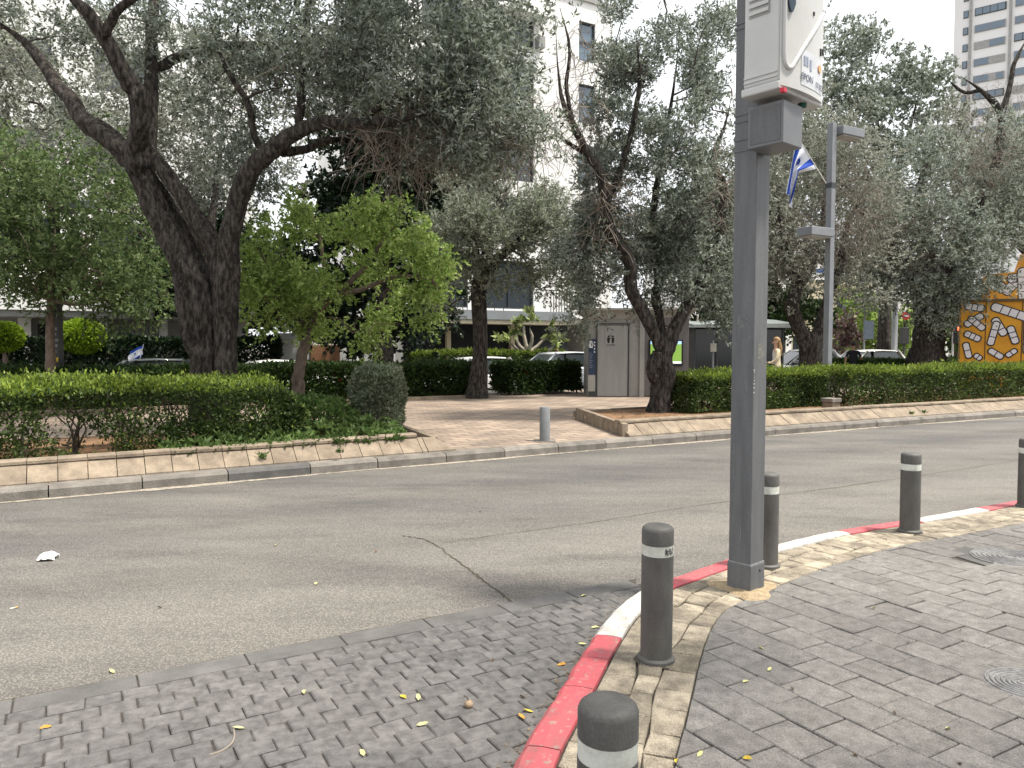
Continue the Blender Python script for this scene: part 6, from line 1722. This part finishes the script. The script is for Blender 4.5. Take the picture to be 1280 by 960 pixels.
# --- shrubs and ground cover at the end of the left bed
def shrub(name, label, c, r, n, leaf, Ln, Wd, seed, box=.5, cat='shrub'):
    rng = np.random.default_rng(seed); c = np.array(c, float); r = np.array(r, float); org = np.array([c[0], c[1], .24])
    t = thing(name, label, cat, org)
    d = unit(rng, n); m = np.abs(d).max(1, keepdims=True); d2 = d * (1 - box) + d / m * box * .86
    lump = 1 + .07 * np.sin(d[:, :1] * 7 + 1) * np.sin(d[:, 2:3] * 6) + .05 * np.sin(d[:, 1:2] * 13 + d[:, 2:3] * 9)
    P = c + d2 * r * lump * (1 - np.abs(rng.normal(0, .10, (n, 1))))
    k = P[:, 2] > .24; P = P[k]; d = d[k]
    A = d * .6 + unit(rng, len(P)) * .9 + np.array([0, 0, .35]); L = Ln * rng.uniform(.6, 1.35, len(P))
    leaves_mesh(P, A, L, L * Wd, rng, 'leaf_mass', leaf, t, org)
    ps = []
    for i in range(26):
        e = c + unit(rng, 1)[0] * r * .8; e[2] = max(e[2], c[2]); b = np.array([c[0] + rng.normal(0, .06), c[1] + rng.normal(0, .06), .22])
        tt = np.linspace(0, 1, 5)[:, None]; ps.append(b * (1 - tt) + e * tt + rng.normal(0, .02, (5, 3)) * np.sin(math.pi * tt))
    V, Q = tubes(np.array(ps), np.tile(np.linspace(.014, .005, 5), (26, 1)), 5); stuff(np_obj('stems', V, Q, M_TWIG, t, smooth=True, org=org))
    return t
cs = D(472, 432, 11.7)
shrub('rounded_shrub', 'silvery clipped block shrub at the end of the left bed', (cs[0], 11.7, .72), (.43, .45, .57), 15000, L_SILVER, .055, .45, 71, box=.55)
cs = D(395, 520, 11.3)
shrub('leafy_shrub', 'low loose green shrub between long hedge and silvery shrub', (cs[0], 11.2, .42), (.62, .55, .38), 8500, L_FERN, .075, .38, 72, box=.05)
# broad fern-like ground cover spilling to the coping
rng = np.random.default_rng(73)
gc = thing('ground_cover', 'fresh green ground cover plants spilling over the left coping', 'plant', ST(3.0, 9.9, .24))
org = ST(3.0, 9.9, .24); n = 420
sx = rng.uniform(.9, 3.9, n); tx = rng.uniform(9.42, 10.5, n)
Pc = np.outer(sx, np.r_[U, 0]) + np.outer(tx, np.r_[N, 0]); Pc[:, 2] = .28 + rng.uniform(0, .24, n) * np.clip((tx - 9.4) * 1.3, .2, 1)
q = 12; C2 = np.repeat(Pc, q, 0); A2 = unit(rng, len(C2)); A2[:, 2] = np.abs(A2[:, 2]) * .6 + .15
L2 = rng.uniform(.07, .13, len(C2)); leaves_mesh(C2, A2, L2, L2 * .36, rng, 'leaf_mass', L_FERN, gc, org)
# weeds growing from the slab joints
for i, (px, py, sz) in enumerate(((232, 566, .10), (327, 570, .07), (455, 550, .10), (505, 546, .06), (1139, 517, .07), (1155, 515, .06), (425, 565, .06))):
    if sz == 0: continue
    p = G(px, py, .24); rng = np.random.default_rng(80 + i); m = 46
    t = thing('weed', 'small green weed growing from the cream slab joints', 'plant', p, 0, 'weeds in the slab joints')
    A2 = unit(rng, m); A2[:, 2] = np.abs(A2[:, 2]) * .8 + .1; b = p + rng.normal(0, sz * .3, (m, 3)) * np.array([1, .5, .6])
    leaves_mesh(b, A2, rng.uniform(.5, 1, m) * sz, rng.uniform(.012, .024, m), rng, 'leaves', L_FERN, t, p)
# dry leaves and twigs under the right hedge and on the soil
rng = np.random.default_rng(90); n = 2600
ss = rng.uniform(7.9, 22, n); tx = rng.uniform(9.65, 12.0, n)
P = np.outer(ss, np.r_[U, 0]) + np.outer(tx, np.r_[N, 0]); P[:, 2] = .257
A2 = unit(rng, n); A2[:, 2] *= .15
o = leaves_mesh(P, A2, rng.uniform(.04, .08, n), rng.uniform(.012, .03, n), rng, 'leaf_litter', leafm('dry_litter', [(.16, .1, .06), (.28, .19, .11), (.36, .27, .17)], trans=.1), None, None, roll=.8)
o['label'] = 'dry brown leaf litter on the soil under the right hedges'; o['category'] = 'leaf litter'


# --- an unseen street tree, added over the camera to shade the near paving
sb_ = np.array([3.6, -1.2, SWZ])
near_paths = [[(3.6, -1.2, .0, .2), (3.55, -1.1, 1.5, .16), (3.5, -.8, 3.0, .15), (3.6, -.2, 4.2, .11)], [(3.5, -.6, 3.3, .1), (2.6, .4, 4.8, .07), (1.4, 1.0, 5.8, .03)], [(3.5, -.5, 3.6, .1), (3.6, 1.2, 5.2, .07), (4.0, 2.2, 6.0, .03)], [(3.6, -.6, 3.4, .1), (5.2, .8, 5.0, .06), (6.8, 2.4, 5.9, .03)], [(3.5, -.4, 3.8, .08), (2.8, -1.4, 5.6, .05), (2.2, -1.8, 6.2, .03)]]
make_tree('added_shade_tree', 'unseen leafy street tree added behind the camera to shade the near paving', sb_, near_paths, [((6.0, 2.4, 6.3), (2.4, 2.2, 1.0), 1.3), ((3.9, .8, 6.3), (2.2, 1.8, 1.0), 1.2), ((1.6, -.2, 6.3), (2.0, 1.7, 1.0), 1.0), ((8.4, 3.6, 6.5), (2.0, 2.0, 1.0), .8), ((3.6, -1.2, 6.6), (2.4, 1.8, 1.2), .6)], 330, 48, L_MID, .13, .45, 43, spread=.36, bark=M_BARK2, sub_n=3, lump=.45)

# brown debris swept against the painted kerb
rng = np.random.default_rng(95); n = 420
aa = rng.uniform(1.2, 5.4, n); oo = -np.abs(rng.normal(0, .035, n)) - .004
P = np.array([[*kpt(a_1, o_1), .016] for a_1, o_1 in zip(aa, oo)])
A2 = unit(rng, n); A2[:, 2] *= .2
o = leaves_mesh(P, A2, rng.uniform(.008, .026, n), rng.uniform(.004, .010, n), rng, 'kerb_debris', leafm('brown_debris', [(.05, .035, .02), (.14, .09, .05), (.26, .19, .1)], trans=.1), None, None, roll=.8)
o['label'] = 'brown leaf crumbs swept against the red kerb stones'; o['category'] = 'leaf litter'

# look-alike leaves and weeds are told apart by their order in the picture
ORD = ['first', 'second', 'third', 'fourth', 'fifth', 'sixth', 'seventh', 'eighth', 'ninth', 'tenth', 'eleventh', 'twelfth']
by = {}
for o in bpy.data.objects:
    if o.parent is None and o.get('category') and o.get('group') and ('leaves' in o['group'] or 'weeds' in o['group']): by.setdefault(o['label'], []).append(o)
for lb, os_ in by.items():
    if len(os_) > 1:
        os_.sort(key=lambda o: PX(o.location)[0])
        for i, o in enumerate(os_): o['label'] = '%s, %s from the left' % (lb, ORD[i])
